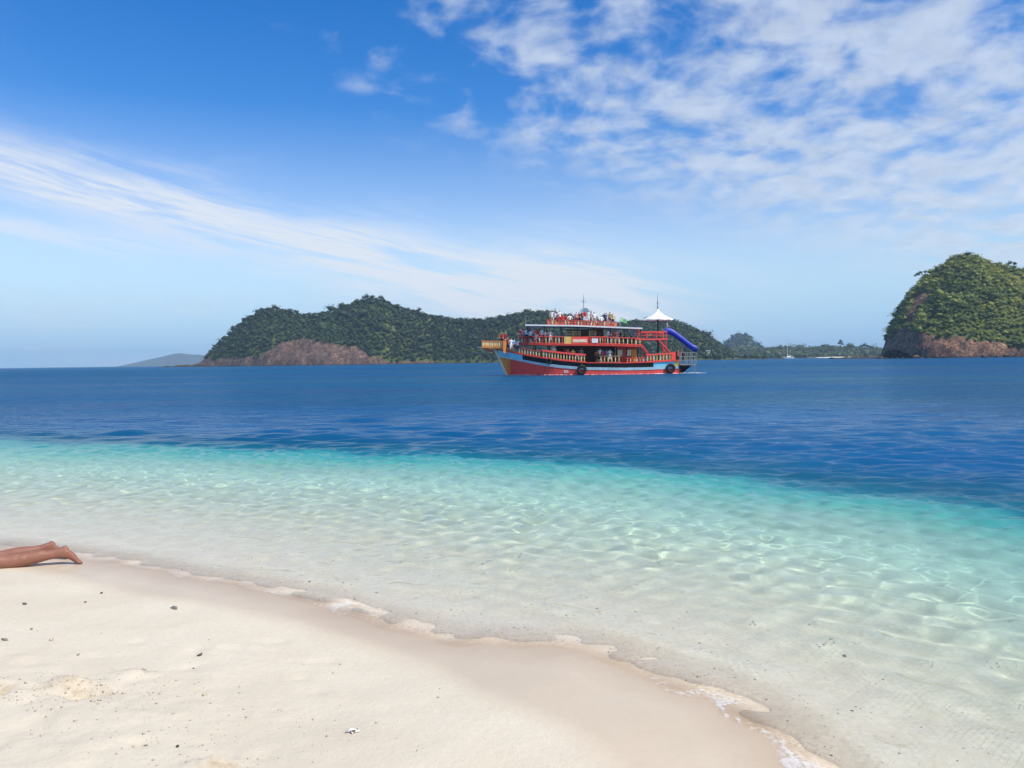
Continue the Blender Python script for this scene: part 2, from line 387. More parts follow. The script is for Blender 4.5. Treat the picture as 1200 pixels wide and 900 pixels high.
t.n('ShaderNodeOutputMaterial', _in={'Surface': sh})
Fq = grid_faces(len(WX), len(WY))
dW = Zw - Zg
TH = 0.014                                                # the last film of water on the sand is its own sheet
near_land = np.hypot(X, Y)[Fq].min(1) < 60
mx, mn = dW[Fq].max(1), dW[Fq].min(1)
thin = (mx < TH) & near_land; under = mx < -0.03; cross = (mx >= TH) & (mn < TH) & near_land
AT = np.stack([X, Y, Zw, dW, S_, q, SP], 1)
extra, seaT, filmT, ecache = [], [], [], {}
def cut(a, b_):
    key = (min(a, b_), max(a, b_))
    if key not in ecache:
        f_ = (TH - dW[a]) / (dW[b_] - dW[a]); ecache[key] = len(AT) + len(extra); extra.append(AT[a] + (AT[b_] - AT[a]) * f_)
    return ecache[key]
for quad in Fq[cross]:
    for tri_ in ((quad[0], quad[1], quad[2]), (quad[0], quad[2], quad[3])):
        hi, lo_ = [], []
        for a, b_ in zip(tri_, tri_[1:] + tri_[:1]):
            (hi if dW[a] >= TH else lo_).append(a)
            if (dW[a] >= TH) != (dW[b_] >= TH): c_ = cut(a, b_); hi.append(c_); lo_.append(c_)
        for lst, out in ((hi, seaT), (lo_, filmT)):
            for k in range(1, len(lst) - 1): out.append((lst[0], lst[k], lst[k + 1]))
AT = np.concatenate([AT, np.array(extra)]) if extra else AT
tris = lambda F4: np.concatenate([F4[:, [0, 1, 2]], F4[:, [0, 2, 3]]])
m_film = m_sea.copy(); m_film.name = 'swash_film'
_t = m_film.node_tree
for nd in [n_ for n_ in _t.nodes if n_.type == 'BSDF_REFRACTION']:
    tr_ = _t.nodes.new('ShaderNodeBsdfTransparent'); _f = NT.__new__(NT); _f.t = _t; _f.set(tr_.inputs[0], _f.ramp(_f.lin(_f.n('ShaderNodeAttribute', attribute_name='depth').outputs['Fac'], 0.0, 0.014), [(0.0, (1, 1, 1)), (1.0, (0.92, 0.915, 0.91))]))  # film tint darkens with depth to match the weaker light beyond its edge
    for l_ in list(nd.outputs[0].links): _t.links.new(tr_.outputs[0], l_.to_socket)
    _t.nodes.remove(nd)
def sheet(name, T3, mat):
    idx = np.unique(T3); mp = np.full(len(AT), -1); mp[idx] = np.arange(len(idx)); A = AT[idx]
    o = add(name, mesh_from(name, A[:, :3], mp[T3], mat, True))
    set_attr(o.data, 'depth', np.maximum(A[:, 3], 0))
    patchy = np.clip(0.80 + 0.6 * fbm(A[:, 0] * 0.8, A[:, 1] * 0.8, 3, 91), 0.2, 1.2)
    edge = np.exp(-((A[:, 3] - 0.004) / 0.006) ** 2) * 0.80 + 0.55 * np.exp(-(A[:, 5] / 0.05) ** 2)
    set_attr(o.data, 'foam', edge * patchy * (np.hypot(A[:, 0], A[:, 1]) < 30))
    set_attr(o.data, 'chop', np.clip((A[:, 6] - 0.06) / 0.5, 0.0, 1) * 0.80 + 0.015)
    return o
sea = sheet('sea', np.concatenate([tris(Fq[~thin & ~cross]), np.array(seaT)]), m_sea)
swash = sheet('swash_water', np.concatenate([tris(Fq[thin & ~under]), np.array(filmT)]), m_film)
tag(swash, 'thin film of water running up the sand', kind='structure')
tag(sea, 'clear turquoise shallows deepening to dark blue sea', kind='structure')
sea.cycles.is_caustics_caster = True; beach.cycles.is_caustics_receiver = True

# ------------------------------------------------------------------ islands, woods, far shore
F = 937.0
def hor(px_): return 431.2 - 0.0135 * px_
def wx(px_, Yd): return (px_ - 600.0) / F * Yd
def wz(px_, py_, Yd): return EYE + (hor(px_) - py_) / F * Yd

def noise3(P, f, seed):
    x, y, z = P[:, 0] * f, P[:, 1] * f, P[:, 2] * f
    return (fbm(x, y + 0.7 * z, 4, seed) + fbm(y + 17.3, z, 4, seed + 9) + fbm(z - 5.1, x + 0.6 * y, 4, seed + 23)) * 0.6

m_rock, t = material('sea_cliff_rock')
pos = t.n('ShaderNodeNewGeometry').outputs['Position']
rk = t.n('ShaderNodeAttribute', attribute_name='rock').outputs['Fac']
warmth = t.n('ShaderNodeAttribute', attribute_name='warmth').outputs['Fac']
r1 = t.noise(t.v('MULTIPLY', pos, (1, 1, 0.6)), 0.16, 6, 0.65, 0.6); r2 = t.noise(pos, 0.7, 5, 0.65); r3 = t.noise(t.v('MULTIPLY', pos, (1, 1, 0.35)), 0.45, 4, 0.6, 1.0)
cold = t.ramp(r1, [(0.34, (0.022, 0.018, 0.017)), (0.48, (0.065, 0.047, 0.038)), (0.60, (0.135, 0.088, 0.070)), (0.74, (0.30, 0.215, 0.165))])
hot = t.ramp(r1, [(0.30, (0.06, 0.036, 0.026)), (0.45, (0.21, 0.10, 0.055)), (0.58, (0.43, 0.21, 0.11)), (0.74, (0.56, 0.36, 0.23))])
c = t.mix(warmth, cold, hot)
c = t.mix(t.lin(r2, 0.46, 0.58, 0.0, 0.9), c, (0.055, 0.043, 0.036))
c = t.mix(t.lin(r3, 0.55, 0.75, 0.0, 0.5), c, (0.45, 0.36, 0.28))
pz = t.sep(pos)[2]
c = t.mix(t.sstep(pz, 0.5, 1.8, 0.85, 0.0), c, (0.035, 0.03, 0.026))          # algae belt at the tide line
g1_ = t.noise(pos, 0.09, 5, 0.6)
grass = t.mix(t.lin(g1_, 0.35, 0.65), (0.045, 0.075, 0.018), (0.12, 0.14, 0.035))
c = t.mix(t.sstep(t.m('ADD', rk, t.m('MULTIPLY', t.m('SUBTRACT', r2, 0.5), 0.7)), 0.38, 0.55), grass, c)
bmp = t.n('ShaderNodeBump', _in={'Height': t.m('ADD', r2, t.m('MULTIPLY', r3, 0.8)), 'Distance': 1.4, 'Strength': 0.9})
b = t.n('ShaderNodeBsdfPrincipled', _in={'Base Color': c, 'Roughness': 0.9, 'Normal': bmp, 'Specular IOR Level': 0.2})
t.n('ShaderNodeOutputMaterial', _in={'Surface': b})

def leaf_material(name, dark, mid, light):
    m, t = material(name)
    hue = t.n('ShaderNodeAttribute', attribute_name='hue').outputs['Fac']
    nn = t.noise(t.n('ShaderNodeNewGeometry').outputs['Position'], 0.05, 3, 0.6)
    f = t.m('ADD', hue, t.m('MULTIPLY', t.m('SUBTRACT', nn, 0.5), 0.7))
    c = t.ramp(f, [(0.05, dark), (0.5, mid), (0.95, light)])
    b = t.n('ShaderNodeBsdfPrincipled', _in={'Base Color': c, 'Roughness': 0.6, 'Specular IOR Level': 0.25})
    t.n('ShaderNodeOutputMaterial', _in={'Surface': b})
    return m
m_wood_far = leaf_material('dark_evergreen_leaves', (0.016, 0.030, 0.010), (0.036, 0.064, 0.018), (0.082, 0.110, 0.026))
m_wood_near = leaf_material('bright_scrub_leaves', (0.030, 0.055, 0.012), (0.145, 0.185, 0.030), (0.340, 0.320, 0.060))
m_wood_low = leaf_material('mangrove_leaves', (0.035, 0.058, 0.020), (0.075, 0.105, 0.034), (0.125, 0.150, 0.050))
m_bark, t = material('bark')
c = t.mix(t.noise(t.n('ShaderNodeTexCoord').outputs['Object'], 3.0, 4, 0.6), (0.07, 0.05, 0.035), (0.16, 0.125, 0.09))
t.n('ShaderNodeOutputMaterial', _in={'Surface': t.n('ShaderNodeBsdfPrincipled', _in={'Base Color': c, 'Roughness': 0.9})})

_bm = bmesh.new(); bmesh.ops.create_icosphere(_bm, subdivisions=2, radius=1.0)
ICO_V = np.array([v.co[:] for v in _bm.verts]); ICO_F = np.array([[v.index for v in f.verts] for f in _bm.faces]); _bm.free()

_bm = bmesh.new(); bmesh.ops.create_icosphere(_bm, subdivisions=1, radius=1.0)
CORE_V = np.array([v.co[:] for v in _bm.verts]); CORE_F = np.array([[v.index for v in f.verts] for f in _bm.faces]); _bm.free()

def crowns_mesh(name, centres, radii, hues, nleaf, leaf, mat, seed, flat=0.75):
    """crowns as clouds of leaf sprays round lumpy cores; one mesh"""
    r = np.random.default_rng(seed)
    n = len(centres)
    lobes = 4
    V, Fc, H = [], [], []
    off = 0
    # cores
    for i in range(n):
        k = 1 + 0.30 * r.normal(size=(len(CORE_V), 1)).clip(-1.2, 1.2)
        v = CORE_V * k * np.array([1, 1, flat]) * radii[i] * 0.62 + centres[i]
        V.append(v); Fc.append(CORE_F + off); off += len(v); H.append(np.full(len(v), hues[i] * 0.75))
    # leaf sprays
    N = n * nleaf
    ci = np.repeat(np.arange(n), nleaf)
    lob = r.normal(size=(n, lobes, 3)); lob /= np.linalg.norm(lob, axis=2, keepdims=True); lob *= r.uniform(0.3, 0.75, (n, lobes, 1))
    li = r.integers(0, lobes, N)
    d = r.normal(size=(N, 3)); d[:, 2] = np.abs(d[:, 2]) * 0.9 - 0.25; d /= np.linalg.norm(d, axis=1, keepdims=True)
    p = lob[ci, li] + d * r.uniform(0.45, 0.75, (N, 1))
    p = p * np.array([1, 1, flat]) * np.asarray(radii)[ci, None] + np.asarray(centres)[ci]
    nrm = d + 0.7 * r.normal(size=(N, 3)); nrm /= np.linalg.norm(nrm, axis=1, keepdims=True)
    tv = np.cross(nrm, r.normal(size=(N, 3))); tv /= np.linalg.norm(tv, axis=1, keepdims=True)
    bv = np.cross(nrm, tv)
    sz = leaf * r.uniform(0.6, 1.4, (N, 1))
    q = np.stack([p - tv * sz, p - bv * sz * 0.55, p + tv * sz, p + bv * sz * 0.55], 1).reshape(-1, 3)
    base = np.arange(N)[:, None] * 4 + off
    Fc.append(np.concatenate([base + [0, 1, 2], base + [0, 2, 3]]))
    V.append(q); H.append(np.repeat(np.asarray(hues)[ci] + r.normal(0, 0.10, N), 4))
    me = mesh_from(name, np.concatenate(V), np.concatenate(Fc), mat)
    set_attr(me, 'hue', np.concatenate(H))
    return me

def tube(pts, radii, seg=6):
    V, Fc = [], []
    for i, (p, r_) in enumerate(zip(pts, radii)):
        p = Vector(p)
        a = Vector(pts[min(i + 1, len(pts) - 1)]) - Vector(pts[max(i - 1, 0)])
        a.normalize(); u = a.orthogonal().normalized(); v = a.cross(u)
        if i and u.dot(pu) < 0.99: u = (pu - a * pu.dot(a)).normalized(); v = a.cross(u)
        pu = u
        for k in range(seg):
            th = 2 * math.pi * k / seg
            V.append(p + (u * math.cos(th) + v * math.sin(th)) * r_)
    for i in range(len(pts) - 1):
        for k in range(seg):
            k2 = (k + 1) % seg
            Fc.append((i * seg + k, i * seg + k2, (i + 1) * seg + k2, (i + 1) * seg + k))
    Fc.append(tuple(range(seg))[::-1]); Fc.append(tuple((len(pts) - 1) * seg + k for k in range(seg)))
    return V, Fc

def merge(parts):
    V, Fc = [], []
    for v, f in parts:
        o = len(V); V += list(v); Fc += [tuple(i + o for i in ff) for ff in f]
    return V, Fc

def tree(label, loc, h, lean, crown_pts, mat, group, nleaf=150, leaf=0.45, hue=0.3, name='hill_tree', seed=1):
    root = add(name, None, loc=loc)
    tag(root, label, 'tree', group)
    parts = [tube([(0, 0, -2), (lean[0] * 0.35, lean[1] * 0.35, h * 0.4), (lean[0], lean[1], h * 0.8)], [h * 0.05, h * 0.04, h * 0.022])]
    for (x, y, z, r_) in crown_pts:
        parts.append(tube([(lean[0] * 0.45, lean[1] * 0.45, h * 0.48), ((x + lean[0] * .5) / 2, y / 2, (z + h * 0.5) / 2 + .2), (x, y, z)], [h * 0.016, h * 0.011, h * 0.005], 5))
    V, Fc = merge(parts)
    add('trunk', mesh_from('trunk', V, Fc, m_bark, True), root)
    add('crown', crowns_mesh('crown', [np.array(c_[:3]) for c_ in crown_pts], [c_[3] for c_ in crown_pts], [hue] * len(crown_pts), nleaf, leaf, mat, seed, 0.72), root)
    return root

def land(name, crest, Yc, front, back, step, base_band, rockf, warm, kind_label, noise_amp, seed, canopy, prof=0.75, front_fn=None):
    """heightfield island: crest line seen from the spit, falling to the shore in front and behind"""
    cx = np.array([wx(a, Yc) for a, b_ in crest]); cz = np.array([wz(a, b_, Yc) for a, b_ in crest]) - canopy
    xs = np.arange(cx[0] - 6, cx[-1] + 6, step); 
    ys = np.concatenate([np.arange(Yc - front * 1.15, Yc + 4, step), np.arange(Yc + 4 + step * 2, Yc + back, step * 3)])
    X, Y = np.meshgrid(xs, ys); shp = X.shape; X = X.ravel(); Y = Y.ravel()
    Hc = np.interp(X * Yc / Y, cx, cz, left=-6, right=-6)
    fr_ = front * (front_fn(X * Yc / Y) if front_fn else 1.0) * (1 + 0.10 * fbm(X * 0.02, X * 0 + 3, 3, seed))
    t_ = np.where(Y < Yc, (Y - (Yc - fr_)) / fr_, 1 - (Y - Yc) / back)
    tt = np.clip(t_, 0, 1)
    pr = np.where(Y < Yc, tt ** prof, 0.5 - 0.5 * np.cos(np.pi * tt))
    gul = fbm(X * 0.030, Y * 0.012, 4, seed + 2)
    Z = np.maximum(Hc, -3) * pr * (1 - 0.16 * np.abs(gul) * (1 - tt) * 2.2) + noise_amp * fbm(X * 0.07, Y * 0.07, 3, seed + 5) * np.clip(tt * 4, 0, 1) * np.clip((1 - tt) * 5, 0, 1)
    Z = np.where(t_ < 0, -3.0, Z)
    Z = Z - 1.2 * (tt < 0.02)
    band = base_band(X) + 4.5 * fbm(X * 0.05, Y * 0.05, 4, seed + 7)
    rock = np.clip(0.5 + (band - Z) / 5.0, 0, 1)
    rock = np.maximum(rock, rockf(X, Y, Z))
    Pm = np.stack([X, Y, Z], 1)
    amp = np.clip(rock * 1.2, 0, 1) * (Z > -1.5)
    dn = noise3(Pm, 0.11, seed + 11) * 4.5 + np.abs(noise3(Pm, 0.28, seed + 13)) * 4.0
    Pm[:, 1] -= amp * dn * np.clip(tt * 1.5 + 0.5, 0, 1); Pm[:, 2] += amp * dn * 0.45; Pm[:, 0] += amp * noise3(Pm, 0.2, seed + 17) * 0.8
    o = add(name, mesh_from(name, Pm, grid_faces(shp[1], shp[0]), m_rock, True))
    set_attr(o.data, 'rock', rock); set_attr(o.data, 'warmth', np.clip(warm(X, Y, Z), 0, 1))
    tag(o, kind_label, kind='structure')
    return o, Pm, rock, t_, shp

def pick(P, rock, ok, n, spacing, seed, rmin, rmax):
    """spread crown positions over the green ground"""
    r = np.random.default_rng(seed)
    idx = np.where(ok)[0]; r.shuffle(idx)
    taken = {}; out = []
    for i in idx:
        x, y, z = P[i]
        kx, ky, kz = int(x // spacing), int(y // spacing), int(z // spacing)
        good = True
        for a in (-1, 0, 1):
            for b_ in (-1, 0, 1):
                for c_ in (-1, 0, 1):
                    for j in taken.get((kx + a, ky + b_, kz + c_), ()):
                        if (P[j, 0] - x) ** 2 + (P[j, 1] - y) ** 2 + (P[j, 2] - z) ** 2 < spacing ** 2: good = False
        if good:
            taken.setdefault((kx, ky, kz), []).append(i); out.append(i)
            if len(out) >= n: break
    R = rmin * (rmax / rmin) ** (r.beta(1.6, 1.9, len(out))) * (0.8 + 0.45 * vnoise(P[out, 0] * 0.11, P[out, 2] * 0.11 + P[out, 1] * 0.05, seed))
    R = R * (1 + 0.7 * (r.uniform(size=len(out)) > 0.94))
    C = P[out].copy(); C[:, 2] += R * 0.55
    return C, R

# --- wooded headland on the left, with its rock face
YL = 980.0
crestL = [(212, 434), (228, 427), (245, 411), (262, 394), (285, 372), (305, 361), (320, 357), (335, 359), (355, 364), (372, 366), (388, 361), (405, 354), (425, 349), (440, 346), (455, 350), (470, 356), (490, 362), (510, 367), (540, 370), (570, 371), (600, 366), (625, 361), (645, 361), (665, 366), (690, 374), (715, 377), (740, 374), (765, 371), (790, 373), (806, 377), (820, 385), (836, 394), (850, 404), (866, 421), (880, 432)]
def rockL(X, Y, Z):
    p = X / YL * F + 600
    top = np.interp(p, [322, 335, 348, 375, 405, 440, 456, 466], [0, 17, 27, 34, 27, 21, 8, 0]) * 0.90
    return np.where(top > 0, np.clip(0.5 + (top - Z) / 4.0, 0, 1), 0)
def bandL(X):
    p = X / YL * F + 600
    return np.interp(p, [220, 235, 300, 330, 460, 480, 900], [9, 8, 10, 9, 8, 1.0, 0.5])
def frontL(X):
    p = X / YL * F + 600
    return np.interp(p, [220, 300, 330, 375, 420, 470, 520, 600, 880], [0.45, 0.75, 0.92, 1.10, 1.05, 0.85, 0.75, 0.75, 0.9])
headland, PL, rkL, tL, _ = land('headland', crestL, YL, 120.0, 150.0, 2.6, bandL, rockL, lambda X, Y, Z: 0.30 * np.clip((X / YL * F + 600 - 300) / 50, 0, 1), 'long wooded headland with a bare reddish rock face at the waterline', 5.0, 200, 6.0, 0.72, frontL)
okL = (rkL < 0.5) & (tL > 0.01) & (PL[:, 2] > 0.8) & (PL[:, 1] < YL + 12)
C, R = pick(PL, rkL, okL, 4600, 3.7, 5, 1.8, 5.6)
hu = 0.28 + 0.30 * fbm(C[:, 0] * 0.012, C[:, 2] * 0.03, 2, 29) + 0.22 * fbm(C[:, 0] * 0.03, C[:, 1] * 0.03 + C[:, 2] * 0.05, 3, 4) + np.random.default_rng(2).normal(0, 0.19, len(C)) + 0.25 * np.exp(-C[:, 2] / 9)
wood = add('forest', crowns_mesh('forest', C, R, np.clip(hu, 0, 1), 52, 0.76, m_wood_far, 11, 0.68))
tag(wood, 'dense dark evergreen forest covering the long headland', 'forest', kind='stuff')

# --- steep green islet on the right
YR = 590.0
crestR = [(1018, 424), (1028, 418), (1034, 408), (1038, 392), (1045, 375), (1056, 355), (1068, 336), (1084, 320), (1101, 309), (1116, 299), (1132, 295), (1146, 297), (1156, 303), (1172, 306), (1186, 311), (1205, 313), (1250, 316), (1330, 328), (1420, 360), (1500, 405), (1520, 424)]
def rockR(X, Y, Z):
    p = X / Y * F + 600
    zpx = Z / Y * F
    s1 = np.exp(-(((p - 1071) - (zpx - 55) * 0.55) / 9.5) ** 2) * (zpx > 16) * (zpx < 86) * 1.15      # bare gully on the seaward face
    s2 = np.exp(-(((p - 1104) + (zpx - 12) * 0.9) / 5.5) ** 2) * (zpx < 26) * 0.9
    return np.clip(s1 * (0.7 + 0.9 * fbm(X * 0.08, Z * 0.08, 3, 3)) + s2, 0, 1)
def bandR(X):
    p = X / YR * F + 600
    return np.interp(p, [1015, 1030, 1050, 1085, 1105, 1120, 1150, 1175, 1200, 1300, 1500], [16, 13, 10, 8, 3, 2.5, 5, 6, 9, 8, 6])
islet, PR, rkR, tR, _ = land('islet', crestR, YR, 95.0, 80.0, 1.35, bandR, rockR, lambda X, Y, Z: np.interp(X / YR * F + 600, [1020, 1060, 1095, 1130, 1500], [0.75, 0.8, 0.9, 1, 1]) - 0.5 * np.exp(-Z / 2.0), 'steep green islet with orange rock along its foot', 2.5, 300, 3.5, 0.62, lambda X: np.interp(X / YR * F + 600, [1015, 1030, 1050, 1085, 1120], [0.22, 0.35, 0.62, 0.9, 1.0]))
okR = (rkR < 0.52) & (tR > 0.01) & (PR[:, 2] > 1.5) & (PR[:, 1] < YR + 8)
C, R = pick(PR, rkR, okR, 3600, 2.4, 6, 1.0, 3.9)
pR = C[:, 0] / C[:, 1] * F + 600
hu = 0.45 + 0.45 * fbm(C[:, 0] * 0.022 + 3.3, C[:, 2] * 0.035, 2, 19) + 0.34 * fbm(C[:, 0] * 0.06, C[:, 1] * 0.05 + C[:, 2] * 0.06, 3, 8) + np.random.default_rng(4).normal(0, 0.20, len(C)) + 0.28 * np.exp(-((pR - 1070) / 22) ** 2) + 0.15 * np.exp(-((C[:, 2] - 22) / 12) ** 2)
scrub = add('scrub_wood', crowns_mesh('scrub_wood', C, R, np.clip(hu, 0, 1), 95, 0.38, m_wood_near, 12, 0.62))
tag(scrub, 'sunlit green scrub covering the steep islet', 'scrub', kind='stuff')

# --- low wooded shore and cone hill far behind, white sand strip
YF = 1500.0
m_fsand, t = material('far_beach_sand')
t.n('ShaderNodeOutputMaterial', _in={'Surface': t.n('ShaderNodeBsdfPrincipled', _in={'Base Color': t.mix(t.noise(t.n('ShaderNodeNewGeometry').outputs['Position'], 0.1, 3), (0.62, 0.56, 0.45), (0.75, 0.70, 0.60)), 'Roughness': 0.9})})
crestF = [(815, 424), (828, 417), (840, 412), (880, 411), (930, 410), (985, 409), (1012, 410), (1040, 411), (1060, 424)]
lowland, PF, rkF, tF, _ = land('lowland', crestF, YF, 70.0, 200.0, 5.0, lambda X: 0.4 + 0 * X, lambda X, Y, Z: 0 * X, lambda X, Y, Z: 0.3 + 0 * X, 'low wooded shore behind the bay', 1.0, 400, 0.0, 0.9)
okF = (tF > 0.06) & (PF[:, 2] > 0.3) & (PF[:, 1] < YF + 40)
C, R = pick(PF, rkF, okF, 900, 6.5, 9, 4.0, 6.5)
hu = 0.45 + 0.2 * fbm(C[:, 0] * 0.02, C[:, 1] * 0.02, 2, 5) + np.random.default_rng(6).normal(0, 0.12, len(C))
low_wood = add('shore_wood', crowns_mesh('shore_wood', C, R, np.clip(hu, 0, 1), 50, 1.0, m_wood_low, 13, 0.8))
tag(low_wood, 'pale green wood along the low far shore', 'wood', kind='stuff')
YK = 2300.0
crestK = [(832, 418), (842, 406), (850, 399), (858, 393), (866, 390), (874, 391), (882, 396), (890, 402), (900, 412), (908, 420)]
cone, PK, rkK, tK, _ = land('hill', crestK, YK, 150.0, 150.0, 9.0, lambda X: 0 * X, lambda X, Y, Z: 0 * X, lambda X, Y, Z: 0.3 + 0 * X, 'small cone shaped hill rising behind the low shore', 2.0, 500, 8.0, 0.8)
C, R = pick(PK, rkK, (tK > 0.05) & (PK[:, 2] > 2), 500, 12.0, 10, 7.0, 10.0)
hill_wood = add('hill_wood', crowns_mesh('hill_wood', C, R, np.clip(0.3 + np.random.default_rng(8).normal(0, 0.12, len(C)), 0, 1), 40, 1.8, m_wood_far, 14, 0.8))
tag(hill_wood, 'dark wood on the small cone shaped hill', 'wood', kind='stuff')
ys_ = YF - 78
strip_px = [(958, 0.3), (964, 0.9), (975, 1.2), (990, 1.1), (1000, 0.9), (1006, 0.3)]
V, Fc = [], []
for k, (p_, h_) in enumerate(strip_px):
    V += [(wx(p_, ys_), ys_ - 14, -0.6), (wx(p_, ys_), ys_ - 4, 0.55 * h_), (wx(p_, ys_), ys_ + 22, h_ + 0.6)]
    if k: Fc += [(3 * k - 3, 3 * k, 3 * k + 1, 3 * k - 2), (3 * k - 2, 3 * k + 1, 3 * k + 2, 3 * k - 1)]
tag(add('far_beach', mesh_from('far_beach', V, Fc, m_fsand, True)), 'narrow white sand beach on the far shore', kind='structure')
# --- island on the horizon
YD = 6200.0
crestD = [(128, 431.5), (140, 429), (152, 426.5), (165, 423.5), (178, 420.5), (192, 417.5), (204, 414.5), (212, 413.5), (222, 415), (236, 415.5), (252, 419), (270, 424), (290, 430)]
dist_, PDi, _a, tDi, _b = land('distant_island', crestD, YD, 350.0, 300.0, 22.0, lambda X: 0 * X - 20, lambda X, Y, Z: 0 * X, lambda X, Y, Z: 0.2 + 0 * X, 'far blue island on the horizon', 3.0, 600, 0.0, 0.8)
m_dist, t = material('distant_forest')
c = t.mix(t.noise(t.n('ShaderNodeNewGeometry').outputs['Position'], 0.012, 5, 0.6), (0.018, 0.032, 0.014), (0.05, 0.07, 0.03))
t.n('ShaderNodeOutputMaterial', _in={'Surface': t.n('ShaderNodeBsdfPrincipled', _in={'Base Color': c, 'Roughness': 0.9})})
dist_.data.materials.clear(); dist_.data.materials.append(m_dist)

# --- single trees that stand out of the skyline
def on(P, px_, Yd, yy=None):
    x = wx(px_, Yd); i = np.argmin((P[:, 0] - x) ** 2 + (P[:, 1] - (yy or Yd)) ** 2); return P[i]
def stand(P, px_, Yd, dz=0.0):
    p_ = on(P, px_, Yd); return (float(p_[0]), float(p_[1]), float(p_[2]) + dz)
a = stand(PR, 1088, YR, -3.5)
tree('wind bent tree leaning out over the seaward edge of the steep islet', a, 7.0, (-5.5, 0), [(-7.6, 0, 4.6, 2.0), (-5.2, 1, 6.0, 2.2), (-2.6, -1, 6.0, 1.9), (-9.2, 0.5, 3.6, 1.4)], m_wood_near, None, 70, 0.3, 0.12, 'leaning_tree', 31)
a = stand(PR, 1095, YR, -6.0)
tree('small rounded tree on the islet skyline beside the leaning tree', a, 6.5, (-1.2, 0), [(-2.6, 0, 6.6, 1.9), (-0.6, 0.5, 7.4, 1.8)], m_wood_near, None, 70, 0.3, 0.14, 'skyline_tree', 32)
a = stand(PR, 1184, YR, -5.0)
tree('flat topped tree standing alone on the islet ridge', a, 9.5, (0, 0), [(-3.2, 0, 7.8, 1.6), (0.4, 0.5, 10.0, 2.3), (2.6, -0.5, 9.2, 2.0), (-1.4, 0.3, 9.3, 1.8)], m_wood_near, None, 70, 0.3, 0.10, 'flat_topped_tree', 33)
for (pp, hh_, lab, cps) in [
        (985, 18, 'tallest bare stemmed tree rising out of the low far shore', [(0, 0, 16.5, 4.2), (-4, 0, 14, 3.4), (3.5, 1, 13.5, 3.6), (0, 0, 19.5, 3.0)]),
        (968, 10, 'dark dome shaped tree on the far shore left of the tall one', [(0, 0, 9.5, 5.2), (-4, 0, 8, 4.0), (4, 0, 8, 4.0)]),
        (1011, 13, 'broad dark tree near the rocky tip of the islet shore', [(0, 0, 12, 5.5), (-6, 0, 10, 4.5), (6, 0, 10.5, 4.8), (12, 0, 9, 4.5)]),
        (915, 10, 'pair of joined dark crowns above the anchored sailing boat', [(-3, 0, 9, 4.6), (4, 0, 10, 4.2)])]:
    a = stand(PF, pp, YF + 20)
    tree(lab, (a[0], a[1], a[2] - 3), hh_, (0, 0), cps, m_wood_far, None, 60, 0.9, 0.16, 'shore_tree', int(pp))
for (pp, hh_, lab, cps) in [
        (432, 10, 'highest crown on the peak of the long headland', [(0, 0, 9, 4.5), (5, 0, 8, 4.0), (-5, 0, 7, 3.8)]),
        (447, 9, 'bushy skyline tree just below the headland peak', [(0, 0, 8, 3.6), (3, 0, 6.5, 3.0)]),
        (322, 8, 'skyline tree on the round shoulder above the headland tip', [(0, 0, 6, 3.4), (3, 0, 5, 3.0)]),
        (492, 9, 'tree with a dark crown poking from the falling headland ridge', [(0, 0, 7.5, 3.4), (-3, 0, 6, 2.6)])]:
    a = stand(PL, pp, YL, -2.5)
    tree(lab, a, hh_, (0, 0), cps, m_wood_far, None, 60, 0.7, 0.15, 'ridge_tree', int(pp))

# --- boulders at the foot of the islet
def boulder_mesh(seed, r_=1.0):
    rr = np.random.default_rng(seed)
    v = ICO_V.copy()
    for _ in range(7):                                   # chop with planes
        nrm = rr.normal(size=3); nrm /= np.linalg.norm(nrm); d_ = rr.uniform(0.45, 0.85)
        k = v @ nrm - d_; v = v - np.clip(k, 0, 9)[:, None] * nrm
    me = mesh_from('boulder', v * r_ * np.array([1.25, 1, 0.8]), ICO_F, m_rock)
    set_attr(me, 'rock', np.ones(len(v))); set_attr(me, 'warmth', np.full(len(v), 0.6))
    return me
bms = [boulder_mesh(k) for k in range(5)]
br = random.Random(5)
for k, pp in enumerate([1032, 1038, 1045, 1052, 1058, 1066, 1073, 1081, 1089, 1098, 1108, 1119, 1131, 1142, 1155, 1168, 1181, 1193]):
    yy = YR - 97 + br.uniform(-2, 5)
    s_ = br.uniform(1.0, 2.4)
    o = add('boulder', bms[k % 5], loc=(wx(pp, yy), yy, 0.15 * s_), rot=(br.uniform(-.3, .3), br.uniform(-.3, .3), br.uniform(0, 6)), scale=(s_, s_, s_))
    tag(o, 'weathered brown boulder at the waterline of the steep islet', 'boulder', 'boulders along the foot of the islet')

# --- hazy sea air over the whole place
m_haze, t = material('sea_haze')
pv = t.n('ShaderNodeVolumePrincipled', _in={'Color': (0.50, 0.74, 1.0, 1), 'Density': 0.00013, 'Anisotropy': 0.0})
t.n('ShaderNodeOutputMaterial', _in={'Volume': pv})
hx, hy0, hy1, hz0, hz1 = 7100, -400, 7100, -7.5, 135
V = [(x, y, z) for z in (hz0, hz1) for (x, y) in ((-hx, hy0), (hx, hy0), (hx, hy1), (-hx, hy1))]
haze = add('haze', mesh_from('haze', V, [(3, 2, 1, 0), (4, 5, 6, 7), (0, 1, 5, 4), (1, 2, 6, 5), (2, 3, 7, 6), (3, 0, 4, 7)], m_haze))
tag(haze, 'thin blue sea haze over the bay', 'haze', kind='stuff')

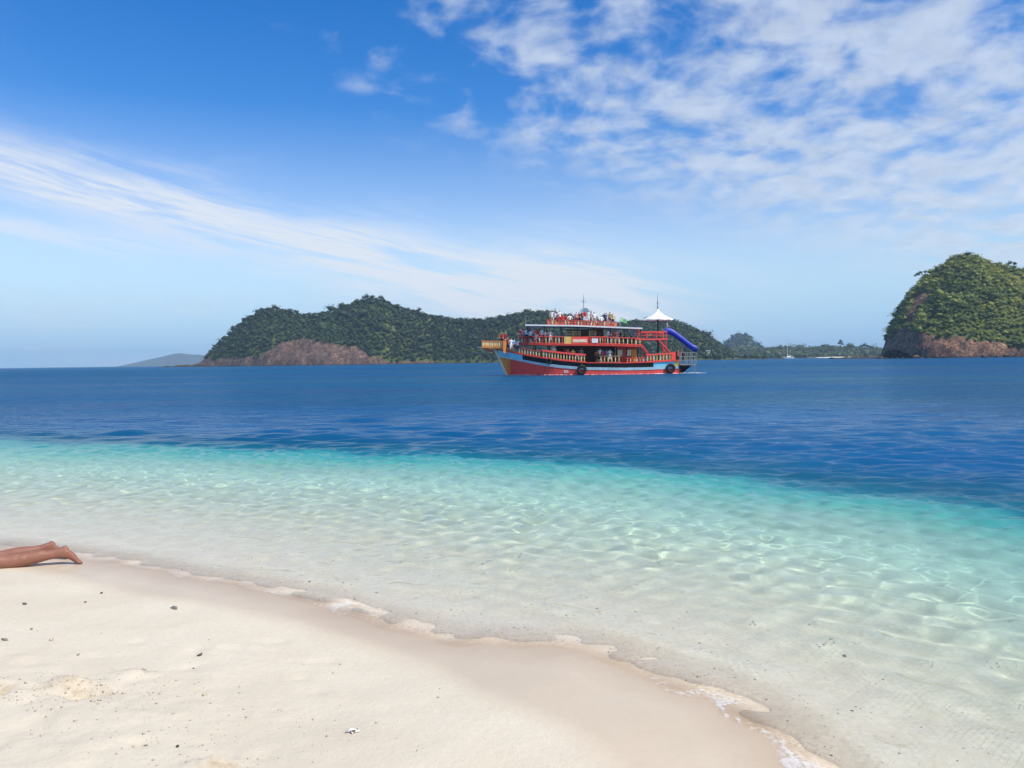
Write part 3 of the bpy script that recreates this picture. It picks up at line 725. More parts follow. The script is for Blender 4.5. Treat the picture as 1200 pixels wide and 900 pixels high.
# ------------------------------------------------------------------ plain paints
def paint(name, colour, rough=0.5, var=0.12, scale=2.0, spec=0.4, metal=0.0):
    m, t = material(name)
    oc = t.n('ShaderNodeTexCoord').outputs['Object']
    n_ = t.noise(oc, scale, 5, 0.65); n2_ = t.noise(t.v('MULTIPLY', oc, (1, 1, 0.25)), scale * 4, 4, 0.6)
    dk = tuple(c_ * (1 - var * 2.2) for c_ in colour); lt = tuple(min(1, c_ * (1 + var)) for c_ in colour)
    c = t.mix(t.lin(n_, 0.3, 0.7), dk, lt)
    c = t.mix(t.lin(n2_, 0.58, 0.75, 0.0, var * 2.5), c, tuple(c_ * 0.45 + 0.03 for c_ in colour))
    b = t.n('ShaderNodeBsdfPrincipled', _in={'Base Color': c, 'Roughness': t.lin(n_, 0.3, 0.7, rough * 0.85, min(1, rough * 1.2)), 'Specular IOR Level': spec, 'Metallic': metal})
    t.n('ShaderNodeOutputMaterial', _in={'Surface': b})
    return m
RED = paint('red_paint', (0.94, 0.095, 0.07), 0.42, 0.04)
REDD = paint('rail_red_paint', (0.66, 0.06, 0.04), 0.5, 0.08)
ORANGE = paint('orange_paint', (0.82, 0.30, 0.05), 0.5, 0.07)
YELLOW = paint('yellow_paint', (0.78, 0.52, 0.14), 0.5)
CREAM = paint('cream_paint', (0.80, 0.70, 0.48), 0.5)
WHITE = paint('white_paint', (0.80, 0.80, 0.78), 0.5, 0.06)
CYAN = paint('sky_blue_paint', (0.26, 0.70, 0.88), 0.45, 0.06)
PALE = paint('pale_blue_paint', (0.45, 0.68, 0.74), 0.45)
BLACK = paint('black_paint', (0.018, 0.016, 0.016), 0.45)
DARK = paint('dark_wood', (0.055, 0.035, 0.025), 0.7)
TEAK = paint('deck_timber', (0.30, 0.19, 0.11), 0.75)
GREY = paint('grey_metal', (0.26, 0.28, 0.27), 0.5)
BLUE = paint('slide_blue_plastic', (0.010, 0.035, 0.42), 0.5, 0.05)
CANVAS = paint('white_canvas', (0.84, 0.84, 0.82), 0.8, 0.04)
RUBBER = paint('tyre_rubber', (0.016, 0.016, 0.017), 0.8)
GLASS = paint('dark_window_glass', (0.02, 0.03, 0.035), 0.12, 0.02, 1.0, 0.6)
BLIND = paint('window_blind', (0.80, 0.74, 0.42), 0.7, 0.05)
GREEN = paint('green_cloth', (0.25, 0.60, 0.25), 0.8)

class MB:
    def __init__(s): s.V = []; s.F = []
    def _add(s, V, Fc):
        o = len(s.V); s.V += [tuple(v) for v in V]; s.F += [tuple(i + o for i in f) for f in Fc]; return s
    def box(s, c_, size, rot=(0, 0, 0)):
        R_ = Euler(rot).to_matrix(); a, b_, d_ = (q_ / 2 for q_ in size)
        P_ = [R_ @ Vector((x * a, y * b_, z * d_)) + Vector(c_) for z in (-1, 1) for (x, y) in ((-1, -1), (1, -1), (1, 1), (-1, 1))]
        return s._add(P_, [(3, 2, 1, 0), (4, 5, 6, 7), (0, 1, 5, 4), (1, 2, 6, 5), (2, 3, 7, 6), (3, 0, 4, 7)])
    def beam(s, p, q_, w_, h_):
        p, q_ = Vector(p), Vector(q_); a = (q_ - p); L = a.length; a.normalize()
        up = Vector((0, 0, 1)) if abs(a.z) < 0.95 else Vector((1, 0, 0))
        u = a.cross(up).normalized() * w_ / 2; v = u.cross(a).normalized() * h_ / 2
        P_ = [p - u - v, p + u - v, p + u + v, p - u + v, q_ - u - v, q_ + u - v, q_ + u + v, q_ - u + v]
        return s._add(P_, [(0, 1, 2, 3), (7, 6, 5, 4), (4, 5, 1, 0), (5, 6, 2, 1), (6, 7, 3, 2), (7, 4, 0, 3)])
    def tube(s, pts, r_, seg=6):
        return s._add(*tube(pts, [r_] * len(pts) if isinstance(r_, (int, float)) else r_, seg))
    def poly(s, pts, thick):
        """flat plate from an outline in plan, extruded down"""
        n = len(pts)
        V = [(x, y, z) for x, y, z in pts] + [(x, y, z - thick) for x, y, z in pts]
        return s._add(V, [tuple(range(n)), tuple(range(2 * n - 1, n - 1, -1))] + [(i, i + n, (i + 1) % n + n, (i + 1) % n) for i in range(n)])
    def lathe(s, prof, c_=(0, 0, 0), seg=20, axis='Z'):
        V = []; n = len(prof)
        for k in range(seg):
            th = 2 * math.pi * k / seg
            for r_, z in prof:
                p = (r_ * math.cos(th), r_ * math.sin(th), z)
                if axis == 'Y': p = (p[0], p[2], p[1])
                V.append((p[0] + c_[0], p[1] + c_[1], p[2] + c_[2]))
        Fc = [(k * n + i, ((k + 1) % seg) * n + i, ((k + 1) % seg) * n + i + 1, k * n + i + 1) for k in range(seg) for i in range(n - 1)]
        return s._add(V, Fc)
    def build(s, name, mat, parent=None, smooth=False, kind=None, label=None):
        o = add(name, mesh_from(name, s.V, s.F, mat, smooth), parent)
        bm_ = bmesh.new(); bm_.from_mesh(o.data); bmesh.ops.recalc_face_normals(bm_, faces=bm_.faces); bm_.to_mesh(o.data); bm_.free()
        if kind: o['kind'] = kind
        if label: o['label'] = label
        return o

# ------------------------------------------------------------------ the excursion boat
BX, BY, BYAW = 10.55, 97.0, rad(-5)
boat = add('excursion_boat', None, loc=(BX, BY, 0.0), rot=(0, 0, BYAW))
boat.scale = (0.975,) * 3
tag(boat, 'red double decked wooden excursion boat crowded with people and a blue slide at its stern', 'boat')

ST = np.array([-13.2, -11.5, -9.5, -7, -4, 0, 4, 7, 9.8])
def sheer(u): return float(np.interp(u, [-13.0, -11.5, -9.5, -7, -4.5, -1.5, 3, 6, 9.8], [3.28, 3.00, 2.58, 2.12, 1.75, 1.45, 1.36, 1.40, 1.58]))
def redtop(u): return float(np.interp(u, [-13.0, -11.5, -9.5, -7, -4.5, -1.5, 3, 6, 9.8], [2.45, 2.15, 1.72, 1.20, 0.85, 0.60, 0.50, 0.52, 0.62]))
def bluetop(u): return redtop(u) + float(np.interp(u, [-13, -9, -5, 9.8], [0.22, 0.28, 0.34, 0.30]))
def half(u, z):
    bd = np.interp(u, [-13.2, -12.2, -11, -9, -6.5, -3, 2, 6, 9.8], [0.05, 0.65, 1.35, 2.15, 2.75, 3.0, 3.0, 2.75, 2.25])
    bw = np.interp(u, [-13.2, -11.4, -10, -8, -5.5, -2, 3, 7, 9.8], [0.03, 0.05, 0.80, 1.80, 2.52, 2.82, 2.82, 2.5, 1.9])
    zs = sheer(u); k = min(max(z / zs, -1), 1.6)
    return float(bw + (bd - bw) * k) if k >= 0 else float(bw * (1 - k * k) ** 0.5)
def stem(z): return -11.45 - 1.42 * max(z, 0) / 3.28 + 0.5 * max(-z, 0)
def hull_pt(s_, z, u_nom): 
    u = max(u_nom, stem(z))
    b_ = half(u, z) * min(1.0, max(0.0, (u - stem(z)) / 1.6) ** 0.8 + 0.03)
    return u, b_
def strip(zlo, zhi, u0, u1, nz=4, off=0.0, only=0):
    us = [u0 + (u1 - u0) * i / 44 for i in range(45)]
    V, Fc = [], []
    for side in ((only,) if only else (-1, 1)):
        o = len(V)
        for un in us:
            for j in range(nz + 1):
                z = zlo(un) + (zhi(un) - zlo(un)) * j / nz
                u, b_ = hull_pt(0, z, un)
                V.append((u - (off if u <= stem(z) + .01 else 0), side * (b_ + off), z))
        for i in range(44):
            for j in range(nz):
                a = o + i * (nz + 1) + j; q_ = (a, a + nz + 1, a + nz + 2, a + 1)
                Fc.append(q_ if side > 0 else q_[::-1])
    return V, Fc
h = MB(); h._add(*strip(lambda u: -0.9, redtop, -13.0, 9.6, 8))
n0 = 9
tr = [(9.6, sd * half(9.6, z), z) for sd, zs_ in ((-1, [-0.9, 0, 0.3, redtop(9.6)]), (1, [redtop(9.6), 0.3, 0, -0.9])) for z in zs_]
h._add(tr, [tuple(range(len(tr)))])
hull = h.build('hull', RED, boat, True)
for sd in (-1, 1): h = MB(); h._add(*strip(redtop, bluetop, -13.0, 9.6, 1, 0.035, sd)); h.build('hull_stripe', PALE, hull, True, label='pale blue stripe along the hull')
for sd in (-1, 1): h = MB(); h._add(*strip(bluetop, sheer, -9.35, 6.5, 2, 0.0, sd)); h.build('black_topside', BLACK, hull, True)
for sd in (-1, 1): h = MB(); h._add(*strip(bluetop, sheer, -13.0, -9.35, 2, 0.0, sd)); h.build('bow_panel', CYAN, hull, True, label='sky blue bow panel')
for sd in (-1, 1): h = MB(); h._add(*strip(bluetop, sheer, 6.5, 9.05, 2, 0.0, sd)); h.build('stern_panel', CYAN, hull, True, label='sky blue stern panel')
for sd in (-1, 1): h = MB(); h._add(*strip(bluetop, sheer, 9.05, 9.6, 2, 0.0, sd)); h.build('stern_corner', YELLOW, hull, True)
h = MB(); h._add([(9.6, -half(9.6, 1.4), 0.6), (9.6, half(9.6, 1.4), 0.6), (9.6, half(9.6, 1.56), 1.56), (9.6, -half(9.6, 1.56), 1.56)], [(0, 1, 2, 3)]); h.build('transom', DARK, hull)
h = MB()
for sd in (-1, 1):
    pts = [(hull_pt(0, sheer(u), u)[0], sd * (hull_pt(0, sheer(u), u)[1] + 0.03), sheer(u) + 0.03) for u in np.linspace(-12.95, 9.6, 40)]
    h = MB()
    for a, b_ in zip(pts[:-1], pts[1:]): h.beam(a, b_, 0.14, 0.12)
    h.build('gunwale', REDD, hull)
h = MB(); h.tube([(stem(z) - 0.06, 0, z) for z in (-0.5, 0.0, 0.8, 1.7, 2.6, 3.4)], [0.13, 0.14, 0.15, 0.17, 0.18, 0.18], 8); h.build('stem_post', CREAM, hull, True)
for sd in (-1, 1): h = MB(); h._add(*strip(lambda u: 0.25, lambda u: min(redtop(u), 0.25 + max(0, (-11.55 - 0 - u)) * 3 + 1.9), -13.0, -11.0, 4, 0.012, sd)); h.build('stem_flash', ORANGE, hull, True)
h = MB()                                                                    # deck planking
us = np.linspace(-12.6, 9.58, 40)
pl = [(u, -hull_pt(0, sheer(u), u)[1] + 0.02, sheer(u) - 0.06) for u in us]; pr_ = [(u, -y, z) for u, y, z in pl]
h._add(pl + pr_, [(i, i + 1, 41 + i, 40 + i) for i in range(39)]); h.build('main_deck', TEAK, hull)
h = MB()                                                                    # painted registration marks
for k, du in enumerate((0.0, 0.28)):
    z0 = 0.30
    for dz in (0, 0.13, 0.26): h.box((-4.15 + du, -half(-4.15 + du, z0 + dz) - 0.012, z0 + dz), (0.22, 0.02, 0.05))
    for dxx in (-0.09, 0.09): h.box((-4.15 + du + dxx, -half(-4.15 + du, z0 + .13) - 0.016, z0 + 0.13), (0.05, 0.02, 0.30))
h.build('hull_marking', WHITE, hull)

def railing(path, height, spacing, mat_top, mats, name='railing', top=(0.12, 0.10), low=True, pw=0.085):
    """path: points along the foot; the rail with its balusters is one part with sub-parts"""
    r_ = MB(); lo = MB()
    for a, b_ in zip(path[:-1], path[1:]):
        r_.beam((a[0], a[1], a[2] + height), (b_[0], b_[1], b_[2] + height), *top)
        if low: lo.beam((a[0], a[1], a[2] + 0.10), (b_[0], b_[1], b_[2] + 0.10), 0.07, 0.06)
    rail_ = r_.build(name, mat_top, boat)
    if low: lo.build('low_rail', mat_top, rail_)
    bal = [MB() for _ in mats]; k = 0
    for a, b_ in zip(path[:-1], path[1:]):
        a, b_ = Vector(a), Vector(b_); n = max(1, int((b_ - a).length / spacing))
        for i in range(n):
            p = a.lerp(b_, (i + 0.5) / n); m_ = bal[k % len(mats)]; k += 1
            m_.box((p.x, p.y, p.z + height * 0.5), (pw, 0.05, height - 0.06))
            m_.box((p.x, p.y, p.z + height * 0.55), (pw * 1.45, 0.06, height * 0.30))
    for m_, mt in zip(bal, mats): m_.build('balusters', mt, rail_, kind='stuff')
    return rail_

def side_path(us_, zf, sd, inset=0.08):
    return [(u, sd * (hull_pt(0, sheer(u), u)[1] - inset), zf(u)) for u in us_]
for sd in (-1, 1):
    railing(side_path(np.linspace(-11.3, -7.1, 7), lambda u: sheer(u) + 0.05, sd), 0.72, 0.30, REDD, [CREAM, YELLOW], 'foredeck_railing')
    railing(side_path(np.linspace(-6.9, -1.6, 6), lambda u: sheer(u) + 0.03, sd), 0.92, 0.30, RED, [YELLOW, CREAM], 'side_railing', (0.16, 0.22))
    railing(side_path(np.linspace(0.0, 2.6, 4), lambda u: sheer(u) + 0.03, sd), 0.80, 0.30, TEAK, [CREAM, YELLOW], 'side_railing')
    railing(side_path(np.linspace(3.2, 5.5, 4), lambda u: sheer(u) + 0.03, sd), 0.55, 0.38, REDD, [ORANGE, CREAM], 'side_railing')
    railing(side_path(np.linspace(5.6, 8.7, 5), lambda u: sheer(u) + 0.03, sd), 0.90, 0.36, RED, [CREAM, YELLOW], 'stern_railing', (0.14, 0.16))
# bow platform
h = MB(); h.poly([(-11.3, -1.35, 3.50), (-13.2, -0.8, 3.55), (-14.6, -0.55, 3.62), (-14.6, 0.55, 3.62), (-13.2, 0.8, 3.55), (-11.3, 1.35, 3.50)], 0.14)
bow_platform = h.build('bow_platform', ORANGE, boat)
h = MB(); h.poly([(-14.6, -0.45, 3.60), (-15.15, -0.12, 3.66), (-15.15, 0.12, 3.66), (-14.6, 0.45, 3.60)], 0.10); h.build('platform_tip', WHITE, bow_platform)
h = MB(); h.beam((-13.0, 0, 2.9), (-14.3, 0, 3.45), 0.18, 0.18); h.build('platform_knee', REDD, bow_platform)
railing([(-11.3, -1.30, 3.5), (-13.2, -0.76, 3.55), (-14.55, -0.5, 3.62)], 0.75, 0.27, ORANGE, [YELLOW, CREAM], 'bow_railing')
railing([(-11.3, 1.30, 3.5), (-13.2, 0.76, 3.55), (-14.55, 0.5, 3.62)], 0.75, 0.27, ORANGE, [YELLOW, CREAM], 'bow_railing')
railing([(-14.55, -0.5, 3.62), (-14.55, 0.5, 3.62)], 0.75, 0.25, ORANGE, [YELLOW], 'bow_railing')
for sd in (-1, 1):
    h = MB(); h.box((-11.6, sd * 1.28, 3.55), (0.34, 0.22, 1.5)); h.build('bow_post', ORANGE, boat)

# upper deck
def updk(u): return float(np.interp(u, [-9.9, -6, 1.2, 5.2], [3.95, 3.80, 3.62, 3.42]))
def uph(u): return float(np.interp(u, [-9.9, -9.0, -7, -4, 5.2], [1.5, 2.1, 2.7, 3.05, 3.05]))
us = np.linspace(-9.9, 5.2, 24)
h = MB(); h.poly([(u, -uph(u), updk(u)) for u in us] + [(u, uph(u), updk(u)) for u in us[::-1]], 0.13); upper_deck = h.build('upper_deck', REDD, boat)
h = MB()
for sd in (-1, 1):
    for a, b_ in zip(us[:-1], us[1:]): h.beam((a, sd * (uph(a) + 0.03), updk(a) - 0.05), (b_, sd * (uph(b_) + 0.03), updk(b_) - 0.05), 0.06, 0.24)
h.beam((-9.93, -1.5, 3.9), (-9.93, 1.5, 3.9), 0.06, 0.24); h.build('deck_fascia', REDD, upper_deck)
h = MB(); h.poly([(u, -uph(u) + 0.1, updk(u) + 0.02) for u in us] + [(u, uph(u) - 0.1, updk(u) + 0.02) for u in us[::-1]], 0.018); h.build('deck_planking', TEAK, upper_deck)
for sd in (-1, 1):
    P_ = lambda a, b_, n: [(u, sd * (uph(u) - 0.05), updk(u) + 0.02) for u in np.linspace(a, b_, n)]
    railing(P_(-9.85, -7.4, 5), 0.82, 0.33, RED, [REDD, CREAM, RED], 'upper_railing')
    railing(P_(-7.4, -4.2, 5), 0.88, 0.31, RED, [CREAM, REDD, YELLOW], 'upper_railing')
    railing(P_(-1.2, 1.2, 3), 0.90, 0.30, RED, [RED, CREAM, ORANGE], 'upper_railing')
    railing(P_(1.2, 5.15, 5), 0.85, 0.36, RED, [CREAM, YELLOW], 'upper_railing')
    for (a, b_, mt, nm) in ((-4.2, -3.3, YELLOW, 'yellow_panel'), (-3.3, -1.25, RED, 'red_panel')):
        h = MB(); um = (a + b_) / 2; h.box((um, sd * (uph(um) - 0.03), updk(um) + 0.47), (b_ - a - 0.03, 0.06, 0.90)); pan = h.build(nm, mt, boat)
    h = MB(); h.box((-2.3, sd * (uph(-2.3) + 0.015), updk(-2.3) + 0.42), (1.7, 0.03, 0.36)); h.build('sign_board', CREAM, boat)
    h = MB(); h.box((-0.5, sd * (uph(-0.5) + 0.015), updk(-0.5) + 0.45), (0.75, 0.03, 0.52)); h.build('white_board', WHITE, boat)
railing([(-9.85, -1.45, 3.97), (-9.85, 1.45, 3.97)], 0.82, 0.30, RED, [CREAM, REDD], 'upper_railing')

# roof and top deck
def roofz(u): return float(np.interp(u, [-8.9, -3, 2, 5.2], [6.20, 6.02, 5.74, 5.56]))
us = np.linspace(-8.9, 5.2, 16)
h = MB(); h.poly([(u, -2.95, roofz(u)) for u in us] + [(u, 2.95, roofz(u)) for u in us[::-1]], 0.10); roof = h.build('roof', CANVAS, boat)
for sd in (-1, 1):
    h = MB()
    for a, b_ in zip(us[:-1], us[1:]): h.beam((a, sd * 2.98, roofz(a) - 0.06), (b_, sd * 2.98, roofz(b_) - 0.06), 0.05, 0.17)
    h.build('roof_edge', WHITE, roof)
for sd in (-1, 1):
    railing([(u, sd * 2.7, roofz(u)) for u in np.linspace(-6.2, 2.1, 8)], 0.62, 0.30, REDD, [RED, CREAM, ORANGE, REDD], 'top_railing', (0.10, 0.08))
railing([(-6.2, -2.7, roofz(-6.2)), (-6.2, 2.7, roofz(-6.2))], 0.62, 0.3, REDD, [RED, CREAM], 'top_railing', (0.1, 0.08))
railing([(2.1, -2.7, roofz(2.1)), (2.1, 2.7, roofz(2.1))], 0.62, 0.3, REDD, [ORANGE, CREAM], 'top_railing', (0.1, 0.08))

# posts between the decks: each one a part
post_me = None
for sd in (-1, 1):
    for u in (-8.6, -6.6, -4.6, -2.6, -0.6, 1.4, 3.4, 5.0):
        h = MB(); h.box((u, sd * 2.7 if u > -7 else sd * 2.3, (updk(u) + roofz(u)) / 2 - 0.03), (0.11, 0.11, roofz(u) - updk(u) - 0.16)); h.build('upper_post', DARK, boat)
    for u in (-8.0, -6.2, -4.2, -2.2, -0.2, 1.9, 3.3, 5.0):
        yb = min(half(u, sheer(u)) - 0.25, uph(u) - 0.2)
        h = MB(); h.box((u, sd * yb, (sheer(u) + updk(u) - 0.15) / 2), (0.13, 0.13, updk(u) - sheer(u) - 0.09)); h.build('deck_post', DARK, boat)

# deckhouses and the dark shade block
h = MB(); h.box((-1.6, 0, 2.45), (7.2, 2.6, 2.15)); h.build('deck_shade_block', DARK, boat)  # dark block added amidships to stand for the shade under the upper deck
h = MB(); h.box((3.35, 0, 2.42), (2.3, 3.9, 2.05)); house = h.build('deckhouse', REDD, boat)
for sd in (-1, 1):
    for u in (2.55, 3.60):
        h = MB(); h.box((u, sd * 1.97, 2.62), (0.58, 0.05, 0.72)); win = h.build('window', BLIND, house)
        h = MB()
        for dz in (-0.39, 0.39): h.box((u, sd * 1.99, 2.62 + dz), (0.70, 0.06, 0.06))
        for dx_ in (-0.32, 0.32): h.box((u + dx_, sd * 1.99, 2.62), (0.06, 0.06, 0.72))
        h.build('frame', TEAK, win)
    h = MB(); h.box((4.25, sd * 1.97, 2.25), (0.62, 0.05, 1.5)); h.build('door', ORANGE, house)
h = MB(); h.box((-1.7, 0, 4.62), (4.6, 4.0, 1.85)); wheel = h.build('wheelhouse', DARK, boat)
for sd in (-1, 1):
    for u in (-3.55, -2.65, -0.75):
        h = MB(); h.box((u, sd * 2.015, 4.98), (0.74, 0.04, 0.62)); win = h.build('window', GLASS, wheel)
        h = MB()
        for dz in (-0.33, 0.0, 0.33): h.box((u, sd * 2.04, 4.98 + dz), (0.86, 0.05, 0.07))
        for dx_ in (-0.40, 0.40): h.box((u + dx_, sd * 2.04, 4.98), (0.07, 0.05, 0.62))
        h.build('frame', YELLOW, win)
    h = MB(); h.box((-1.7, sd * 2.03, 4.42), (4.5, 0.05, 0.42)); h.build('wall_panel', RED, wheel)
for k, u in enumerate((2.3, 3.2, 4.1)):                                     # benches on the upper deck
    h = MB(); h.box((u, 0, updk(u) + 0.43), (0.42, 3.6, 0.06)); h.box((u + 0.2, 0, updk(u) + 0.72), (0.05, 3.6, 0.5))
    for y in (-1.6, 0, 1.6): h.box((u, y, updk(u) + 0.21), (0.36, 0.08, 0.40))
    h.build('bench', TEAK, boat)

# mast with its dish
h = MB(); h.tube([(-1.8, 0.2, roofz(-1.8)), (-1.8, 0.2, 8.6), (-1.8, 0.2, 10.0)], [0.06, 0.045, 0.02], 8)
h.beam((-2.15, 0.2, 9.05), (-1.45, 0.2, 9.05), 0.04, 0.04); h.beam((-2.0, 0.2, 9.4), (-1.6, 0.2, 9.4), 0.03, 0.03); h.box((-1.8, 0.2, 9.12), (0.14, 0.14, 0.22))
mast = h.build('mast', GREY, boat)
h = MB(); h.lathe([(0.0, 0.20), (0.25, 0.17), (0.48, 0.08), (0.64, -0.05), (0.66, -0.02), (0.5, 0.12), (0.26, 0.21), (0.0, 0.24)], (-1.65, -0.05, 7.65), 20, 'Y'); h.tube([(-1.65, 0.1, 7.65), (-1.8, 0.2, 7.5)], 0.05); h.build('dish', PALE, mast, True)
h = MB(); h.box((-1.6, 0.3, 6.35), (1.1, 1.0, 0.75)); h.build('roof_locker', DARK, boat)
h = MB(); h.tube([(-9.0, -1.2, 4.0), (-9.0, -1.2, 7.2)], 0.03); h.tube([(-9.0, -1.2, 7.2), (-8.75, -1.2, 7.3)], 0.025); h.build('light_pole', GREY, boat)
h = MB(); h.tube([(2.55, -1.5, roofz(2.5)), (2.75, -1.5, 7.0)], 0.025)
V = []; 
for k in range(7):
    f_ = k / 6; V += [(2.74 + f_ * 0.75, -1.5 + 0.10 * math.sin(f_ * 5), 6.95 - 0.35 * f_), (2.70 + f_ * 0.65, -1.5 + 0.10 * math.sin(f_ * 5), 6.45 - 0.25 * f_)]
fl = MB(); fl._add(V + [(x, y + 0.02, z) for x, y, z in V], [(2 * k, 2 * k + 2, 2 * k + 3, 2 * k + 1) for k in range(6)] + [(15 + 2 * k, 17 + 2 * k, 16 + 2 * k, 14 + 2 * k) for k in range(6)])
fs = h.build('flagstaff', GREY, boat); fl.build('flag', GREEN, fs, True)

# stern: raised platform, canopy, slide, stairs
h = MB(); h.poly([(4.6, -2.3, 4.28), (8.3, -2.0, 4.28), (8.3, 2.0, 4.28), (4.6, 2.3, 4.28)], 0.16); splat = h.build('stern_platform', RED, boat)
for sd in (-1, 1):
    h = MB(); h.beam((4.6, sd * 2.28, 5.08), (8.2, sd * 1.98, 5.08), 0.10, 0.14); h.beam((4.6, sd * 2.28, 4.70), (8.2, sd * 1.98, 4.70), 0.05, 0.05)
    for u in (4.65, 5.8, 7.0, 8.15): h.box((u, sd * (2.28 - (u - 4.6) * 0.083), 4.68), (0.09, 0.09, 0.80))
    h.build('platform_rail', RED, splat)
for sd in (-1, 1):
    for u in (5.3, 8.1): h = MB(); h.beam((u, sd * 1.9, 1.5), (u, sd * 1.9, 4.15), 0.12, 0.12); h.build('platform_post', REDD, splat)
    h = MB(); h.beam((7.2, sd * 2.0, 4.15), (8.6, sd * 2.1, 2.55), 0.12, 0.12); h.build('brace', RED, splat)
h = MB(); h.tube([(7.3, 0, 1.5), (7.3, 0, 7.6)], 0.09, 8); pole = h.build('canopy_pole', BLACK, boat, True)
seg = 16; V = []; prof = [(0.04, 7.95), (0.30, 7.55), (0.75, 7.20), (1.25, 6.93), (1.80, 6.70), (1.82, 6.60)]
for k in range(seg):
    th = 2 * math.pi * k / seg
    for j, (r_, z) in enumerate(prof):
        sc_ = 1.0 if k % 2 == 0 else 0.965
        V.append((7.3 + r_ * sc_ * math.cos(th), r_ * sc_ * math.sin(th), z - (0.05 * (j > 2) if k % 2 else 0)))
n = len(prof); Fc = [(k * n + i, ((k + 1) % seg) * n + i, ((k + 1) % seg) * n + i + 1, k * n + i + 1) for k in range(seg) for i in range(n - 1)]
o = add('canopy', mesh_from('canopy', V, Fc, CANVAS), boat)
sm = o.modifiers.new('thick', 'SOLIDIFY'); sm.thickness = 0.03
h = MB(); h.tube([(7.3, 0, 7.6), (7.3, 0, 8.6), (7.3, 0, 9.9)], [0.09, 0.05, 0.02], 8); h.box((7.3, 0, 8.75), (0.16, 0.16, 0.2)); h.build('finial', GREY, o, True)
sl = [(8.1, 5.02), (8.55, 5.02), (9.0, 4.78), (9.6, 4.33), (10.2, 3.86), (10.8, 3.38), (11.35, 2.95), (11.8, 2.72)]
prof2 = [(-0.62, 0.52), (-0.57, 0.52), (-0.50, 0.05), (-0.30, -0.04), (0.30, -0.04), (0.50, 0.05), (0.57, 0.52), (0.62, 0.52), (0.58, -0.08), (0.36, -0.22), (-0.36, -0.22), (-0.58, -0.08)]
V = [(u, -1.2 + y, z + dz) for (u, z) in sl for (y, dz) in prof2]; n = len(prof2)
Fc = [(i * n + j, i * n + (j + 1) % n, (i + 1) * n + (j + 1) % n, (i + 1) * n + j) for i in range(len(sl) - 1) for j in range(n)]
h = MB(); h._add(V, Fc); slide = h.build('slide', BLUE, boat, True)
h = MB()
for y in (-1.55, -0.85): h.beam((9.7, y, 1.4), (10.2, y, 3.65), 0.08, 0.08); h.beam((10.9, y, 1.15), (11.1, y, 3.0), 0.07, 0.07)
h.build('slide_support', GREY, slide)
h = MB()
for y in (-2.15, -1.55): h.beam((5.3, y, 3.35), (6.5, y, 1.55), 0.06, 0.22)
for k in range(6): h.box((5.4 + 0.2 * k, -1.85, 3.15 - 0.30 * k), (0.26, 0.58, 0.04))
h.build('staircase', REDD, boat)
h = MB()                                                                    # swim platform and its cage
h.poly([(9.6, -2.0, 1.15), (11.7, -1.7, 1.10), (11.7, 1.7, 1.10), (9.6, 2.0, 1.15)], 0.12); swim = h.build('swim_platform', GREY, boat)
for sd in (-1, 1):
    h = MB()
    for z in (1.6, 2.05, 2.5): h.tube([(9.6, sd * 2.0, z), (11.7, sd * 1.7, z)], 0.035)
    for u in (9.7, 10.4, 11.1, 11.7): h.tube([(u, sd * (2.0 - (u - 9.6) * 0.143), 1.1), (u, sd * (2.0 - (u - 9.6) * 0.143), 2.55)], 0.035)
    if sd < 0:
        for z in (1.6, 2.05, 2.5): h.tube([(11.7, -1.7, z), (11.7, -0.5, z)], 0.035)
    h.build('platform_cage', GREY, swim)
h = MB()
for y in (-0.25, 0.25): h.tube([(11.75, y, -0.6), (11.75, y, 2.2)], 0.03)
for k in range(8): h.tube([(11.75, -0.25, -0.4 + 0.3 * k), (11.75, 0.25, -0.4 + 0.3 * k)], 0.02)
h.build('swim_ladder', GREY, swim)
h = MB(); h._add([(9.6, -1.9, 1.03), (11.2, -1.5, 1.0), (11.2, 1.5, 1.0), (9.6, 1.9, 1.03), (9.6, -1.5, -0.2), (10.3, -0.9, 0.15), (10.3, 0.9, 0.15), (9.6, 1.5, -0.2)], [(0, 1, 5, 4), (1, 2, 6, 5), (2, 3, 7, 6), (4, 5, 6, 7)]); h.build('stern_counter', BLACK, hull)
h = MB(); h.box((8.95, -1.9, 2.1), (0.5, 0.5, 1.05)); h.build('stern_locker', RED, boat)
h = MB(); h.box((9.2, 0.6, 2.1), (0.7, 1.6, 1.1)); h.build('stern_cabinet', DARK, boat)

def bp(u, y, z): return boat.matrix_basis @ Vector((u, y, z))
boat.matrix_basis = Matrix.LocRotScale(Vector((BX, BY, 0)), Euler((0, 0, BYAW)), Vector((0.975,) * 3))

# tyres hung over the side
def tyre(u, z, r_, label):
    h = MB(); w_ = r_ * 0.36
    h.lathe([(r_ * 0.52, -w_ * 0.8), (r_ * 0.60, -w_), (r_ * 0.88, -w_), (r_, -w_ * 0.6), (r_, w_ * 0.6), (r_ * 0.88, w_), (r_ * 0.60, w_), (r_ * 0.52, w_ * 0.8), (r_ * 0.52, -w_ * 0.8)], (0, 0, 0), 24, 'Y')
    yb = -half(u, z) - w_ - 0.05
    root = add('tyre_fender', None, loc=bp(u, yb, z), rot=(rad(-6), 0, BYAW)); tag(root, label, 'tyre', 'tyre fenders hung along the boat side')
    h.build('tyre', RUBBER, root, True)
    top = sheer(u) + 0.12
    h = MB(); h.tube([(0, 0.05, r_ * 0.9), (0, w_ * 0.9, top - z)], 0.025); h.build('rope', CREAM, root)
tyre(-2.1, 0.62, 0.58, 'large black tyre fender hanging below the gap in the side railing')
tyre(8.55, 0.66, 0.56, 'black tyre fender hanging against the sky blue stern panel')
tyre(-6.05, 1.72, 0.36, 'small black tyre fender high up at the start of the red side railing')

